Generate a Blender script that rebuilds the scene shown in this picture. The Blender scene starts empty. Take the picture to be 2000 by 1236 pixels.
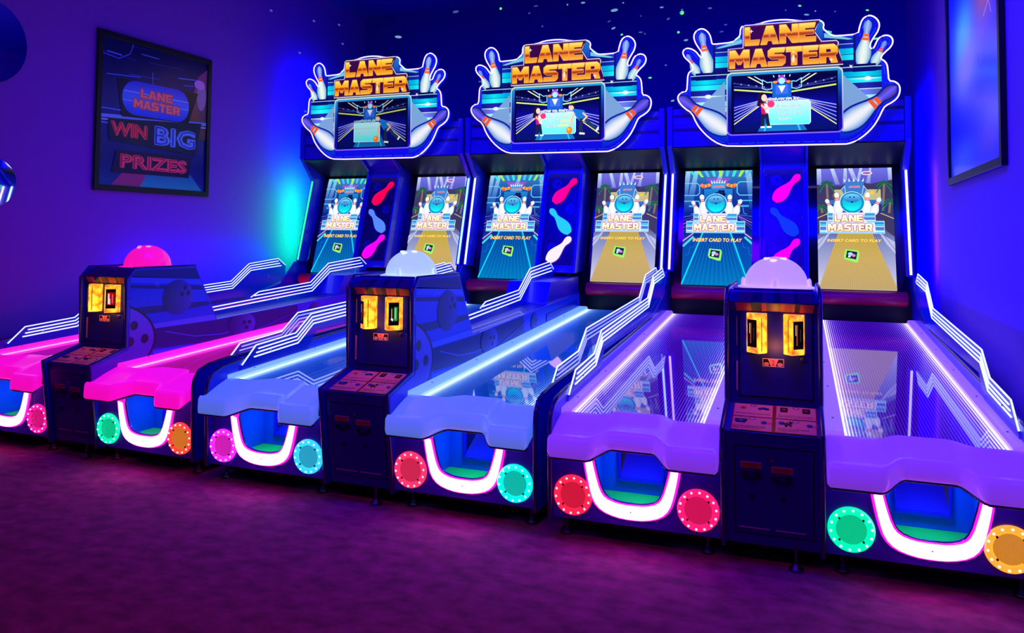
import bpy, bmesh, math, random
from mathutils import Vector, Matrix
from mathutils.geometry import tessellate_polygon

SC = bpy.context.scene
COL = SC.collection
PI = math.pi
random.seed(7)

# ------------------------------------------------------------------ camera, world, exposure
def rad(a): return math.radians(a)
yaw, pitch, roll = rad(-20.957), rad(2.6914), rad(0.5174)
fw = Vector((math.sin(yaw)*math.cos(pitch), math.cos(yaw)*math.cos(pitch), math.sin(pitch)))
rt = Vector((math.cos(yaw), -math.sin(yaw), 0)); up = rt.cross(fw)
r2 = rt*math.cos(roll) + up*math.sin(roll); u2 = -rt*math.sin(roll) + up*math.cos(roll)
cd = bpy.data.cameras.new('camera'); cam = bpy.data.objects.new('camera', cd); COL.objects.link(cam)
cam.matrix_world = Matrix(((r2.x, u2.x, -fw.x, 0), (r2.y, u2.y, -fw.y, 0), (r2.z, u2.z, -fw.z, 1.60), (0, 0, 0, 1)))
cd.sensor_width = 36; cd.lens = 1543.66/2000*36; cd.shift_y = -233.85/2000; cd.clip_start = .05
SC.camera = cam
vs = SC.view_settings
vs.view_transform = 'Standard'; vs.look = 'None'; vs.gamma = 1; vs.exposure = 0; vs.use_curve_mapping = False
SC.cycles.use_denoising = True
SC.cycles.use_adaptive_sampling = True; SC.cycles.adaptive_threshold = .03
SC.cycles.max_bounces = 6; SC.cycles.diffuse_bounces = 2; SC.cycles.glossy_bounces = 3
SC.cycles.transparent_max_bounces = 12; SC.cycles.sample_clamp_indirect = 6
SC.cycles.caustics_reflective = False; SC.cycles.caustics_refractive = False

W = bpy.data.worlds.new('arcade_hall_ambient'); SC.world = W; W.use_nodes = True
W.node_tree.nodes['Background'].inputs[0].default_value = (.02, .0, .55, 1)
W.node_tree.nodes['Background'].inputs[1].default_value = .055

def area(name, loc, target, sx, sy, col, power, spread=180):
    l = bpy.data.lights.new(name, 'AREA'); l.shape = 'RECTANGLE'; l.size = sx; l.size_y = sy
    l.color = col; l.energy = power; l.spread = rad(spread)
    o = bpy.data.objects.new(name, l); COL.objects.link(o); o.location = loc
    o.rotation_euler = (Vector(target)-Vector(loc)).to_track_quat('-Z', 'Y').to_euler()
    return o
# added fill lights under the ceiling, and unseen area lights washing the side walls
area('ceiling_fill_blue', (-2.0, 3.6, 4.7), (-2.0, 7.2, 0), 4.6, .4, (.0, .0, 1), 165, 105)
area('ceiling_fill_violet', (-3.4, .4, 4.6), (-5.9, 4.6, .6), 3.0, .3, (.55, 0, 1), 15)
area('carpet_fill_magenta', (-1.4, .6, 4.4), (-1.7, 2.9, 0), 3.6, .5, (.75, .0, .85), 9, 75)  # added magenta fill over the carpet, no fixture there
area('wall_wash_left', (-6.0, 8.70, 3.0), (-6.3, 8.70, 3.0), .8, 1.4, (.0, .0, 1), 22)
area('wall_wash_right', (.90, 8.75, 1.9), (1.02, 8.75, 1.9), 1.3, 2.3, (.0, .0, 1), 42)
area('rail_wash_left', (-6.08, 6.9, 1.15), (-6.3, 6.9, 1.30), 2.2, .12, (.0, .0, 1), 9)
area('rail_wash_right', (.93, 6.2, 1.15), (1.02, 6.2, 1.35), 3.2, .12, (.0, .0, 1), 42)
area('ceiling_fill_right', (-1.2, 3.0, 4.6), (1.02, 6.9, 2.2), 2.0, .3, (.04, .0, 1), 55, 120)
area('green_strip_wash', (-6.0, 8.52, 1.72), (-6.3, 8.52, 1.72), .16, 1.0, (.0, 1, .08), 28)
area('violet_strip_wash', (.900, 8.0, 1.75), (1.02, 8.0, 1.75), .06, 1.0, (.45, .12, 1), 1.2)

# ------------------------------------------------------------------ materials
def lin(c):
    return tuple(((x/12.92) if x <= .04045 else ((x+.055)/1.055)**2.4) for x in c)
def rgb(r, g, b): return lin((r/255, g/255, b/255))
MATS = {}
def mat(name, color=(.5, .5, .5), rough=.5, metal=0, emis=None, es=0, coat=0, spec=.5, alpha=None, sample=None):
    if name in MATS: return MATS[name]
    m = bpy.data.materials.new(name); m.use_nodes = True; MATS[name] = m
    b = m.node_tree.nodes['Principled BSDF']
    b.inputs['Base Color'].default_value = (*color, 1); b.inputs['Roughness'].default_value = rough
    b.inputs['Metallic'].default_value = metal; b.inputs['Coat Weight'].default_value = coat
    b.inputs['Specular IOR Level'].default_value = spec
    if emis: b.inputs['Emission Color'].default_value = (*emis, 1); b.inputs['Emission Strength'].default_value = es
    if alpha is not None: b.inputs['Alpha'].default_value = alpha
    if sample: m.cycles.emission_sampling = sample
    return m
def glow(name, col, s, sample=None):
    if name in MATS: return MATS[name]
    m = bpy.data.materials.new(name); m.use_nodes = True; MATS[name] = m
    nt = m.node_tree; nt.nodes.clear()
    e = nt.nodes.new('ShaderNodeEmission'); e.inputs[0].default_value = (*col, 1); e.inputs[1].default_value = s
    o = nt.nodes.new('ShaderNodeOutputMaterial'); nt.links.new(e.outputs[0], o.inputs[0])
    if sample: m.cycles.emission_sampling = sample
    return m
def art_mat(name, s, sample='NONE', gloss=True):
    """backlit picture: colours of the artwork come from the mesh's own colour layer"""
    if name in MATS: return MATS[name]
    m = mat(name, (0.0, 0.0, 0.0), .4, 0, (1, 1, 1), s, spec=.06)
    nt = m.node_tree; a = nt.nodes.new('ShaderNodeVertexColor'); a.layer_name = 'Col'
    nt.links.new(a.outputs[0], nt.nodes['Principled BSDF'].inputs['Emission Color'])
    m.cycles.emission_sampling = sample
    return m
def print_mat(name, rough=.35, emit=0):
    # emit: glow added to the print's colours so they show under blue light
    if name in MATS: return MATS[name]
    m = mat(name, (1, 1, 1), rough, 0)
    nt = m.node_tree; a = nt.nodes.new('ShaderNodeVertexColor'); a.layer_name = 'Col'
    nt.links.new(a.outputs[0], nt.nodes['Principled BSDF'].inputs['Base Color'])
    if emit: nt.links.new(a.outputs[0], nt.nodes['Principled BSDF'].inputs['Emission Color']); nt.nodes['Principled BSDF'].inputs['Emission Strength'].default_value = emit
    return m
def noise_into(m, inp, scale, c0, c1, lo=.4, hi=.6, coord='Object', stretch=(1, 1, 1), detail=4):
    nt = m.node_tree; N = nt.nodes
    tc = N.new('ShaderNodeTexCoord'); mp = N.new('ShaderNodeMapping'); mp.inputs['Scale'].default_value = stretch
    n = N.new('ShaderNodeTexNoise'); n.inputs['Scale'].default_value = scale; n.inputs['Detail'].default_value = detail
    r = N.new('ShaderNodeValToRGB'); r.color_ramp.elements[0].position = lo; r.color_ramp.elements[1].position = hi
    r.color_ramp.elements[0].color = (*c0, 1); r.color_ramp.elements[1].color = (*c1, 1)
    L = nt.links.new; L(tc.outputs[coord], mp.inputs[0]); L(mp.outputs[0], n.inputs['Vector']); L(n.outputs[0], r.inputs[0])
    L(r.outputs[0], N['Principled BSDF'].inputs[inp])
    return r
def bump_from(m, scale, strength, dist=.002, stretch=(1, 1, 1)):
    nt = m.node_tree; N = nt.nodes
    tc = N.new('ShaderNodeTexCoord'); mp = N.new('ShaderNodeMapping'); mp.inputs['Scale'].default_value = stretch
    n = N.new('ShaderNodeTexNoise'); n.inputs['Scale'].default_value = scale; n.inputs['Detail'].default_value = 5
    b = N.new('ShaderNodeBump'); b.inputs['Strength'].default_value = strength; b.inputs['Distance'].default_value = dist
    L = nt.links.new; L(tc.outputs['Object'], mp.inputs[0]); L(mp.outputs[0], n.inputs['Vector']); L(n.outputs[0], b.inputs['Height'])
    L(b.outputs[0], N['Principled BSDF'].inputs['Normal'])

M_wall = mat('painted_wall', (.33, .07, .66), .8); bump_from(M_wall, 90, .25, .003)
M_ceil = mat('ceiling_paint', (.05, .03, .5), .9)
M_floor = mat('dark_carpet', (.1, .1, .1), .95)
noise_into(M_floor, 'Base Color', 9, (.20, .03, .075), (.42, .06, .16), .35, .7, stretch=(1, 1.4, 1), detail=9)
bump_from(M_floor, 120, .8, .01, (1, 2.5, 1))
M_navy = mat('navy_laminate', (.006, .008, .26), .38, coat=.2)
M_navy2 = mat('dark_navy_metal', (.004, .006, .24), .45)
M_body = mat('blue_cabinet_panel', (.01, .012, .62), .35, coat=.3)
M_front = mat('front_panel_laminate', (.05, .015, .55), .45, coat=.1)
M_black = mat('black_plastic', (.008, .008, .012), .35)
M_blackgloss = mat('black_gloss', (.004, .004, .008), .08, coat=.5)
M_edge = mat('edge_moulding', (.02, .02, .09), .25, coat=.6)
M_chrome = mat('chrome', (.6, .6, .62), .2, 1)
M_steel = mat('foot_steel', (.12, .11, .12), .4, 1)
M_red = mat('roller_red_vinyl', (.95, .01, .07), .4, coat=.15)
M_frame = mat('black_frame', (.004, .004, .005), .4)
M_mirror = mat('mirror_glass', (.85, .88, .95), .02, 1)
M_green = mat('green_mat', (.02, .95, .12), .7)
M_bay = mat('bay_blue_paint', (.0, .12, .85), .4)

# ------------------------------------------------------------------ mesh builder
class MB:
    def __init__(s): s.v = []; s.f = []; s.mi = []
    def add(s, vs_, fs, mi=0):
        k = len(s.v); s.v += [tuple(v) for v in vs_]; s.f += [tuple(i+k for i in f) for f in fs]; s.mi += [mi]*len(fs); return s
    def box(s, x0, x1, y0, y1, z0, z1, mi=0):
        return s.add([(x0, y0, z0), (x1, y0, z0), (x1, y1, z0), (x0, y1, z0), (x0, y0, z1), (x1, y0, z1), (x1, y1, z1), (x0, y1, z1)],
                     [(0, 3, 2, 1), (4, 5, 6, 7), (0, 1, 5, 4), (1, 2, 6, 5), (2, 3, 7, 6), (3, 0, 4, 7)], mi)
    def prism(s, pts, a, b, axis='x', mi=0):
        """polygon extruded along an axis: x -> pts are (y,z); y -> (x,z); z -> (x,y)"""
        def P(p, t): return {'x': (t, p[0], p[1]), 'y': (p[0], t, p[1]), 'z': (p[0], p[1], t)}[axis]
        n = len(pts)
        area2 = sum(pts[i][0]*pts[(i+1) % n][1]-pts[(i+1) % n][0]*pts[i][1] for i in range(n))
        if (area2 > 0) == (axis == 'y'): pts = pts[::-1]
        if b < a: a, b = b, a
        vs_ = [P(p, a) for p in pts]+[P(p, b) for p in pts]
        tri = tessellate_polygon([[Vector((p[0], p[1], 0)) for p in pts]])
        fs = []
        nr = {'x': Vector((1, 0, 0)), 'y': Vector((0, 1, 0)), 'z': Vector((0, 0, 1))}[axis]
        for t in tri:
            q = [Vector(vs_[i]) for i in t]
            d = (q[1]-q[0]).cross(q[2]-q[0]).dot(nr)
            t = tuple(t)
            if d > 0: t = t[::-1]
            fs.append(t); fs.append(tuple(i+n for i in t[::-1]))
        for i in range(n):
            j = (i+1) % n; fs.append((i, j, j+n, i+n))
        return s.add(vs_, fs, mi)
    def sweep(s, secs, mi=0, closed=True, caps=True):
        """list of equal-length sections joined by quads"""
        k = len(s.v); n = len(secs[0])
        for q in secs: s.v += [tuple(p) for p in q]
        for a in range(len(secs)-1):
            for i in range(n if closed else n-1):
                j = (i+1) % n
                s.f.append((k+a*n+i, k+a*n+j, k+(a+1)*n+j, k+(a+1)*n+i)); s.mi.append(mi)
        if caps and closed:
            s.f.append(tuple(k+i for i in range(n))[::-1]); s.mi.append(mi)
            s.f.append(tuple(k+(len(secs)-1)*n+i for i in range(n))); s.mi.append(mi)
        return s
    def lathe(s, prof, c=(0, 0, 0), axis='z', n=32, mi=0):
        """profile of (radius, height) turned about an axis through c"""
        secs = []
        for r, h in prof:
            q = []
            for i in range(n):
                a = 2*PI*i/n; x, y = r*math.cos(a), r*math.sin(a)
                q.append({'z': (c[0]+x, c[1]+y, c[2]+h), 'y': (c[0]+x, c[1]+h, c[2]+y), 'x': (c[0]+h, c[1]+x, c[2]+y)}[axis])
            secs.append(q)
        return s.sweep(secs, mi)
    def tube(s, pts, r, n=8, mi=0):
        pts = [Vector(p) for p in pts]; secs = []
        for i, p in enumerate(pts):
            a = pts[max(i-1, 0)]; b = pts[min(i+1, len(pts)-1)]
            t = (b-a).normalized()
            if 0 < i < len(pts)-1:
                t1 = (p-a).normalized(); t2 = (b-p).normalized(); t = (t1+t2).normalized(); sc = 1/max(.5, t.dot(t1))
            else: sc = 1
            u = t.cross(Vector((1, 0, 0)) if abs(t.x) < .9 else Vector((0, 0, 1))).normalized(); w = t.cross(u)
            secs.append([p+(u*math.cos(2*PI*k/n)*sc+w*math.sin(2*PI*k/n))*r for k in range(n)])
        return s.sweep(secs, mi)
    def build(s, name, mats, parent=None, bevel=0, smooth=None, seg=2):
        me = bpy.data.meshes.new(name); me.from_pydata(s.v, [], s.f)
        if not isinstance(mats, (list, tuple)): mats = [mats]
        for m in mats: me.materials.append(m)
        me.polygons.foreach_set('material_index', s.mi)
        bm = bmesh.new(); bm.from_mesh(me); bmesh.ops.recalc_face_normals(bm, faces=bm.faces); bm.to_mesh(me); bm.free()
        me.update()
        if smooth:
            me.shade_smooth(); me.set_sharp_from_angle(angle=rad(smooth))
        o = bpy.data.objects.new(name, me); COL.objects.link(o)
        if parent: o.parent = parent
        if bevel:
            md = o.modifiers.new('bevel', 'BEVEL'); md.width = bevel; md.segments = seg; md.limit_method = 'ANGLE'; md.angle_limit = rad(35)
        return o

def tag(o, label=None, cat=None, group=None, kind=None):
    if label: o['label'] = label
    if cat: o['category'] = cat
    if group: o['group'] = group
    if kind: o['kind'] = kind
    return o

# ------------------------------------------------------------------ flat artwork (screens, prints, posters)
TXT = {}
BLOCK = {   # heavy block capitals of the machine's title: outline, optional counter
 'L': ([(0, 1), (.34, 1), (.34, .28), (1, .28), (.93, 0), (0, 0)], None),
 'A': ([(0, 0), (.32, 1), (.68, 1), (1, 0), (.68, 0), (.62, .2), (.38, .2), (.32, 0)], [(.44, .42), (.56, .42), (.5, .70)]),
 'N': ([(0, 0), (0, 1), (.34, 1), (.68, .45), (.68, 1), (1, 1), (1, 0), (.68, 0), (.32, .55), (.32, 0)], None),
 'E': ([(0, 0), (0, 1), (1, 1), (.92, .75), (.34, .75), (.34, .62), (.88, .62), (.88, .40), (.34, .40), (.34, .25), (1, .25), (1, 0)], None),
 'M': ([(0, 0), (0, 1), (.29, 1), (.5, .62), (.71, 1), (1, 1), (1, 0), (.74, 0), (.74, .52), (.57, .20), (.43, .20), (.26, .52), (.26, 0)], None),
 'S': ([(0, 0), (0, .25), (.64, .25), (.68, .38), (.2, .40), (0, .55), (0, .85), (.2, 1), (1, 1), (.93, .75), (.36, .75), (.33, .64), (.82, .62), (1, .48), (1, .15), (.82, 0)], None),
 'T': ([(0, .74), (0, 1), (1, 1), (1, .74), (.67, .74), (.67, 0), (.33, 0), (.33, .74)], None),
 'R': ([(0, 0), (0, 1), (.80, 1), (1, .84), (1, .52), (.86, .40), (1, 0), (.66, 0), (.52, .34), (.34, .34), (.34, 0)], [(.34, .56), (.34, .77), (.62, .77), (.66, .66), (.62, .56)])}
def block_tris(t):
    out = []; x = 0
    for ch in t:
        if ch == ' ': x += .4; continue
        o, hole = BLOCK[ch]; w = {'M': .86, 'L': .60, 'T': .66, 'E': .64}.get(ch, .72)
        loops = [o]+([hole] if hole else []); flat = [p for l in loops for p in l]
        for tri in tessellate_polygon([[Vector((p[0], p[1], 0)) for p in l] for l in loops]): out.append([(x+flat[i][0]*w, flat[i][1]*.7) for i in tri])
        x += w+.045
    return out
def text_tris(s, bold=0.0, bevel_res=2):
    key = (s, bold)
    if key in TXT: return TXT[key]
    if s in ('LANE', 'MASTER', 'LANE MASTER'): TXT[key] = block_tris(s); return TXT[key]
    c = bpy.data.curves.new('lettering', 'FONT'); c.body = s; c.resolution_u = bevel_res; c.offset = bold
    o = bpy.data.objects.new('lettering', c); me = o.to_mesh()
    V = [(v.co.x, v.co.y) for v in me.vertices]
    T = [[V[i] for i in p.vertices] for p in me.polygons]
    o.to_mesh_clear(); bpy.data.objects.remove(o); bpy.data.curves.remove(c)
    TXT[key] = T
    return T
def clip_half(poly, ax, lim, keep_less):
    out = []
    n = len(poly)
    for i in range(n):
        a, b = poly[i], poly[(i+1) % n]
        ia = (a[ax] <= lim) if keep_less else (a[ax] >= lim)
        ib = (b[ax] <= lim) if keep_less else (b[ax] >= lim)
        if ia: out.append(a)
        if ia != ib:
            t = (lim-a[ax])/(b[ax]-a[ax]); out.append((a[0]+t*(b[0]-a[0]), a[1]+t*(b[1]-a[1])))
    return out
def bands(*stops):
    """vertical gradient from (y, colour) stops (sRGB 0-255)"""
    st = sorted(stops)
    def f(x, y):
        if y <= st[0][0]: return st[0][1]
        for (y0, c0), (y1, c1) in zip(st, st[1:]):
            if y <= y1:
                t = (y-y0)/max(1e-9, y1-y0); return tuple(a+(b-a)*t for a, b in zip(c0, c1))
        return st[-1][1]
    return f
PINW = [(0, .062), (.05, .10), (.12, .135), (.22, .158), (.32, .155), (.44, .125), (.55, .088), (.63, .065), (.7, .056), (.76, .062), (.82, .078), (.88, .084), (.94, .074), (.98, .045), (1, .015)]
def pinw(t):
    for (a, wa), (b, wb) in zip(PINW, PINW[1:]):
        if t <= b: return wa+(wb-wa)*(t-a)/(b-a)
    return .01
def pin_outline(cx, cy, h, ang, fat=1.0, grow=0.0):
    """closed outline of a bowling pin, base centre at (cx,cy), leaning by ang degrees"""
    ts = [i/20 for i in range(21)]
    L = [(-(pinw(t)*h*fat+grow), t*h) for t in ts]; R = [(pinw(t)*h*fat+grow, t*h) for t in ts[::-1]]
    pts = [(0, -grow)]+L+[(0, h+grow*1.2)]+R
    a = rad(ang); c, s = math.cos(a), math.sin(a)
    return [(cx+x*c+y*s, cy-x*s+y*c) for x, y in pts]
class Canvas:
    EPS = .00013
    def __init__(s, clip=None, strips=None): s.items = []; s.lay = 0; s.clip = clip; s.strips = strips
    def up(s, n=1): s.lay += n; return s
    def polys(s, P, col, sub=None):
        """convex polys; col is a colour or f(x,y); sub splits at these y values so bands stay crisp"""
        if s.clip:
            x0, x1, y0, y1 = s.clip; Q = []
            for p in P:
                for ax, lim, less in ((0, x0, False), (0, x1, True), (1, y0, False), (1, y1, True)):
                    p = clip_half(p, ax, lim, less)
                    if len(p) < 3: break
                if len(p) >= 3: Q.append(p)
            P = Q
        if s.strips:
            Q = []
            for p in P:
                for xa, xb, z, m_ in s.strips:
                    q = clip_half(p, 0, xb, True)
                    if len(q) < 3: continue
                    q = clip_half(q, 0, xa, False)
                    if len(q) < 3: continue
                    q = [(a, b-m_*(a-xa)) for a, b in q]; q = clip_half(q, 1, z, True)
                    if len(q) >= 3: Q.append([(a, b+m_*(a-xa)) for a, b in q])
            P = Q
        if sub:
            Q = []
            ys = [-1e9]+sorted(sub)+[1e9]
            for p in P:
                for a, b in zip(ys, ys[1:]):
                    q = clip_half(clip_half(p, 1, b, True) or [(0, 0)], 1, a, False) if p else []
                    if len(q) >= 3: Q.append(q)
            P = Q
        for p in P:
            if len(p) < 3: continue
            if callable(col):
                mx = sum(q[0] for q in p)/len(p); my = sum(q[1] for q in p)/len(p)
                cs = [lin(tuple(max(0, min(1, k/255)) for k in col(q[0]+(mx-q[0])*.02, q[1]+(my-q[1])*.02))) for q in p]
            else:
                c = lin(tuple(k/255 for k in col)); cs = [c]*len(p)
            s.items.append((p, cs, s.lay))
        return s
    def poly(s, pts, col, sub=None, up=True):
        if up: s.up()
        T = tessellate_polygon([[Vector((p[0], p[1], 0)) for p in pts]])
        return s.polys([[pts[i] for i in t] for t in T], col, sub)
    def rect(s, x0, x1, y0, y1, col, nx=1, ny=1, up=True):
        if up: s.up()
        P = []
        for i in range(nx):
            for j in range(ny):
                a, b = x0+(x1-x0)*i/nx, x0+(x1-x0)*(i+1)/nx; c, d = y0+(y1-y0)*j/ny, y0+(y1-y0)*(j+1)/ny
                P.append([(a, c), (b, c), (b, d), (a, d)])
        return s.polys(P, col)
    def ell(s, cx, cy, rx, ry, col, n=24, rings=1, up=True, ang=0):
        if up: s.up()
        ca, sa = math.cos(rad(ang)), math.sin(rad(ang))
        def pt(r, k):
            x, y = rx*r*math.cos(2*PI*k/n), ry*r*math.sin(2*PI*k/n); return (cx+x*ca-y*sa, cy+x*sa+y*ca)
        P = []
        for q in range(rings):
            r0, r1 = q/rings, (q+1)/rings
            for k in range(n):
                P.append([pt(r0, k), pt(r1, k), pt(r1, k+1), pt(r0, k+1)] if q else [(cx, cy), pt(r1, k), pt(r1, k+1)])
        return s.polys(P, col)
    def line(s, pts, w, col, closed=False, up=True):
        if up: s.up()
        if closed: pts = list(pts)+[pts[0]]
        P = []
        for (x0, y0), (x1, y1) in zip(pts, pts[1:]):
            dx, dy = x1-x0, y1-y0; l = math.hypot(dx, dy) or 1; nx, ny = -dy/l*w/2, dx/l*w/2; ex, ey = dx/l*w/2*.5, dy/l*w/2*.5
            P.append([(x0-nx-ex, y0-ny-ey), (x1-nx+ex, y1-ny+ey), (x1+nx+ex, y1+ny+ey), (x0+nx-ex, y0+ny-ey)])
        return s.polys(P, col)
    def text(s, t, cx, cy, w, h, col, bold=0, grow=0, shear=0, sub=None, fit=None, rot=0, up=True):
        """lettering fitted into a w x h box centred on (cx,cy); grow thickens it around the same box"""
        if up: s.up()
        T0 = text_tris(t, min(bold, .018))
        xs = [p[0] for q in T0 for p in q]; ys = [p[1] for q in T0 for p in q]
        x0, x1, y0, y1 = min(xs), max(xs), min(ys), max(ys)
        sx, sy = w/(x1-x0), h/(y1-y0)
        c_, s_ = math.cos(rad(rot)), math.sin(rad(rot))
        def tr(p):
            x = (p[0]-(x0+x1)/2)*sx; y = (p[1]-(y0+y1)/2)*sy; x += shear*y
            return (cx+x*c_-y*s_, cy+x*s_+y*c_)
        if grow > 0:
            keep = s.lay
            for k in range(8):
                gx, gy = grow*sy*.9*math.cos(k*PI/4), grow*sy*.9*math.sin(k*PI/4)
                s.lay = keep+k*.06; s.polys([[(lambda r: (r[0]+gx, r[1]+gy))(tr(p)) for p in q] for q in T0], col, sub)
            s.lay = keep
            return s
        return s.polys([[tr(p) for p in q] for q in T0], col, sub)
    def pin(s, cx, cy, h, ang, top=(235, 240, 255), bot=(120, 190, 220), stripe=(235, 50, 40), fat=1.0, edge=None, head=None, wide=False):
        if edge: s.poly(pin_outline(cx, cy, h, ang, fat, h*.03), edge)
        a = rad(ang); c, sn = math.cos(a), math.sin(a)
        def col(x, y):
            X, Y = (x-cx)*c-(y-cy)*sn, (x-cx)*sn+(y-cy)*c
            t = max(0, min(1, Y/h)); u = abs(X)/(pinw(t)*h*fat+1e-6); k = max(0, min(1, u*u*.75))
            col_ = tuple(p*(1-k)+q*k for p, q in zip(top, bot))
            if head and t > .6: f = min(1, (t-.6)/.12); col_ = tuple(p*(1-f)+q*(.75+.5*(1-u))*f for p, q in zip(col_, head))
            return col_
        s.up(); P = []
        def pt(t, u):
            x = pinw(t)*h*fat*u; y = t*h; return (cx+x*c+y*sn, cy-x*sn+y*c)
        for i in range(20):
            for j in range(-3, 3):
                P.append([pt(i/20, j/3), pt(i/20, (j+1)/3), pt((i+1)/20, (j+1)/3), pt((i+1)/20, j/3)])
        s.polys(P, col)
        for t0, t1 in (((.56, .62), (.64, .70)) if wide else ((.62, .665), (.70, .745))):
            s.up(); s.polys([[pt(t0, -1.02), pt(t0, 1.02), pt(t1, 1.02), pt(t1, -1.02)]], stripe)
        return s
    def build(s, name, m, parent=None, mtx=None):
        me = bpy.data.meshes.new(name); V = []; F = []; C = []
        for p, cs, lay in s.items:
            ar = sum(p[i][0]*p[(i+1) % len(p)][1]-p[(i+1) % len(p)][0]*p[i][1] for i in range(len(p)))
            if abs(ar) < 1e-10: continue
            if ar < 0: p = p[::-1]; cs = cs[::-1]
            k = len(V); V += [(x, -lay*s.EPS, y) for x, y in p]; F.append(tuple(range(k, k+len(p)))); C += cs
        if mtx is not None: V = [tuple(mtx @ Vector(v)) for v in V]
        me.from_pydata(V, [], F); me.materials.append(m)
        a = me.color_attributes.new('Col', 'FLOAT_COLOR', 'CORNER')
        flat = []
        for c in C: flat += [c[0], c[1], c[2], 1.0]
        a.data.foreach_set('color', flat)
        o = bpy.data.objects.new(name, me); COL.objects.link(o)
        if parent: o.parent = parent
        return o
def frame_mtx(o, ux, uy):
    """canvas x -> ux, canvas up -> uy, layers towards the viewer"""
    ux = Vector(ux).normalized(); uy = Vector(uy).normalized(); n = ux.cross(uy)   # towards the viewer
    m = Matrix.Identity(4)
    for i in range(3): m[i][0] = ux[i]; m[i][1] = -n[i]; m[i][2] = uy[i]; m[i][3] = o[i]
    return m

ORG = bands((0, (255, 200, 40)), (.42, (250, 120, 10)), (.46, (150, 40, 0)), (.5, (250, 150, 30)), (1, (255, 235, 120)))
def logo(c, x0, x1, ybot, h, gold=True, scale=1.0):
    """the two-line LANE MASTER title; MASTER fills x0..x1"""
    cx = (x0+x1)/2; w = x1-x0; hh = h*.44
    y1 = ybot+hh/2; y2 = ybot+h-hh/2; w2 = w*.64; x2 = cx-w*.025
    for dx_, grow, col in ((0, .13, (25, 10, 60)), (0, .095, (235, 235, 255)), (0, .07, (110, 20, 110))):
        c.text('LANE', x2, y2, w2, hh, col, .03, grow); c.text('MASTER', cx, y1, w, hh, col, .03, grow)
    for t, x, y, ww in (('LANE', x2, y2, w2), ('MASTER', cx, y1, w)):
        if gold:
            b = y-hh/2
            g = bands((b, (255, 205, 60)), (b+hh*.40, (240, 120, 15)), (b+hh*.44, (130, 30, 5)), (b+hh*.52, (235, 110, 10)), (b+hh*.54, (250, 150, 20)), (b+hh, (255, 225, 80)))
            c.text(t, x, y, ww, hh, (250, 150, 60), .03, .02)
            c.text(t, x, y, ww, hh, g, .03, sub=[b+hh*.40, b+hh*.44, b+hh*.52, b+hh*.54])
        else:
            c.text(t, x, y, ww, hh, (250, 110, 150), .03, .015); c.text(t, x, y, ww, hh, bands((y-hh/2, (255, 190, 130)), (y+hh/2, (255, 250, 225))), .02)
    return c

# ------------------------------------------------------------------ the room
XL, XR, YB, YF, ZC = -6.30, 1.02, 10.18, -3.0, 4.82
def struct(name, mb, m): return tag(mb.build(name, m), kind='structure')
struct('floor', MB().box(XL-.1, XR+.1, YF, YB+.1, -.1, 0), M_floor)
struct('ceiling', MB().box(XL-.1, XR+.1, YF, YB+.1, ZC, ZC+.1), M_ceil)
struct('wall_left', MB().box(XL-.12, XL, YF, YB+.1, 0, ZC), M_wall)
struct('wall_right', MB().box(XR, XR+.12, YF, YB+.1, 0, ZC), M_wall)
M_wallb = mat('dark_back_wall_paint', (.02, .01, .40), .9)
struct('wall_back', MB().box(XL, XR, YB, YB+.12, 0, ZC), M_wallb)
M_base = mat('baseboard_black', (.02, .02, .025), .5)
struct('baseboard_left', MB().box(XL, XL+.012, YF, YB, 0, .1), M_base)
struct('baseboard_right', MB().box(XR-.012, XR, YF, YB, 0, .1), M_base)

# laser star dots thrown on the back wall
M_dots = [glow('laser_dot_green', (.1, .9, .25), 1.3, 'NONE'), glow('laser_dot_pale', (.25, .5, .8), .7, 'NONE'), glow('laser_dot_faint', (.12, .2, .7), .5, 'NONE')]
dot_me = []
for m in M_dots:
    mb = MB().lathe([(.0005, -.001), (1, -.001), (1, 0), (.0005, 0)], (0, 0, 0), 'y', 10)
    o = mb.build('light_dot', m); dot_me.append(o.data); bpy.data.objects.remove(o)
DOTS = [(-5.72, 4.49, 1, .02, .06), (-4.79, 4.877, 2, .018, .05), (-4.094, 4.76, 0, .018, .018), (-2.464, 4.584, 1, .02, .05), (-1.574, 4.467, 0, .026, .026), (-1.62, 4.217, 0, .016, .016)]
rr = random.Random(11)
for k in range(74):
    x = rr.uniform(-4.6, .9); z = 2.95+(4.75-2.95)*rr.random()**.55
    if x < -2.6 and rr.random() < .55: continue
    DOTS.append((x, min(z, 4.78), rr.choice([0, 1, 1, 2, 2, 2]), rr.uniform(.007, .013), rr.uniform(.010, .034)))
for x, z, k, h, w in DOTS:
    o = bpy.data.objects.new('light_dot', dot_me[k]); COL.objects.link(o)
    o.location = (x, YB-.001, min(z, 4.78)); o.scale = (w, 1, h); o.rotation_euler = (0, rr.uniform(-.5, .3), 0)
    tag(o, ['bright green laser star dot on the dark blue back wall', 'pale blue laser star dot on the dark blue back wall', 'faint blue laser star dot on the dark blue back wall'][k], 'light dot', 'laser star dots on the back wall, '+['green', 'pale', 'faint'][k])
for y, z in ((8.0, 4.35), (8.9, 4.45), (9.5, 4.55), (8.6, 3.95), (9.6, 4.3), (8.75, 3.2)):
    o = bpy.data.objects.new('light_dot', dot_me[2]); COL.objects.link(o)
    o.location = (XL+.001, y, z); o.rotation_euler = (0, 0, PI/2); o.scale = (.03, 1, .014)
    tag(o, 'faint laser star dot on the upper left wall', 'light dot', 'laser star dots on the left wall')

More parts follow.
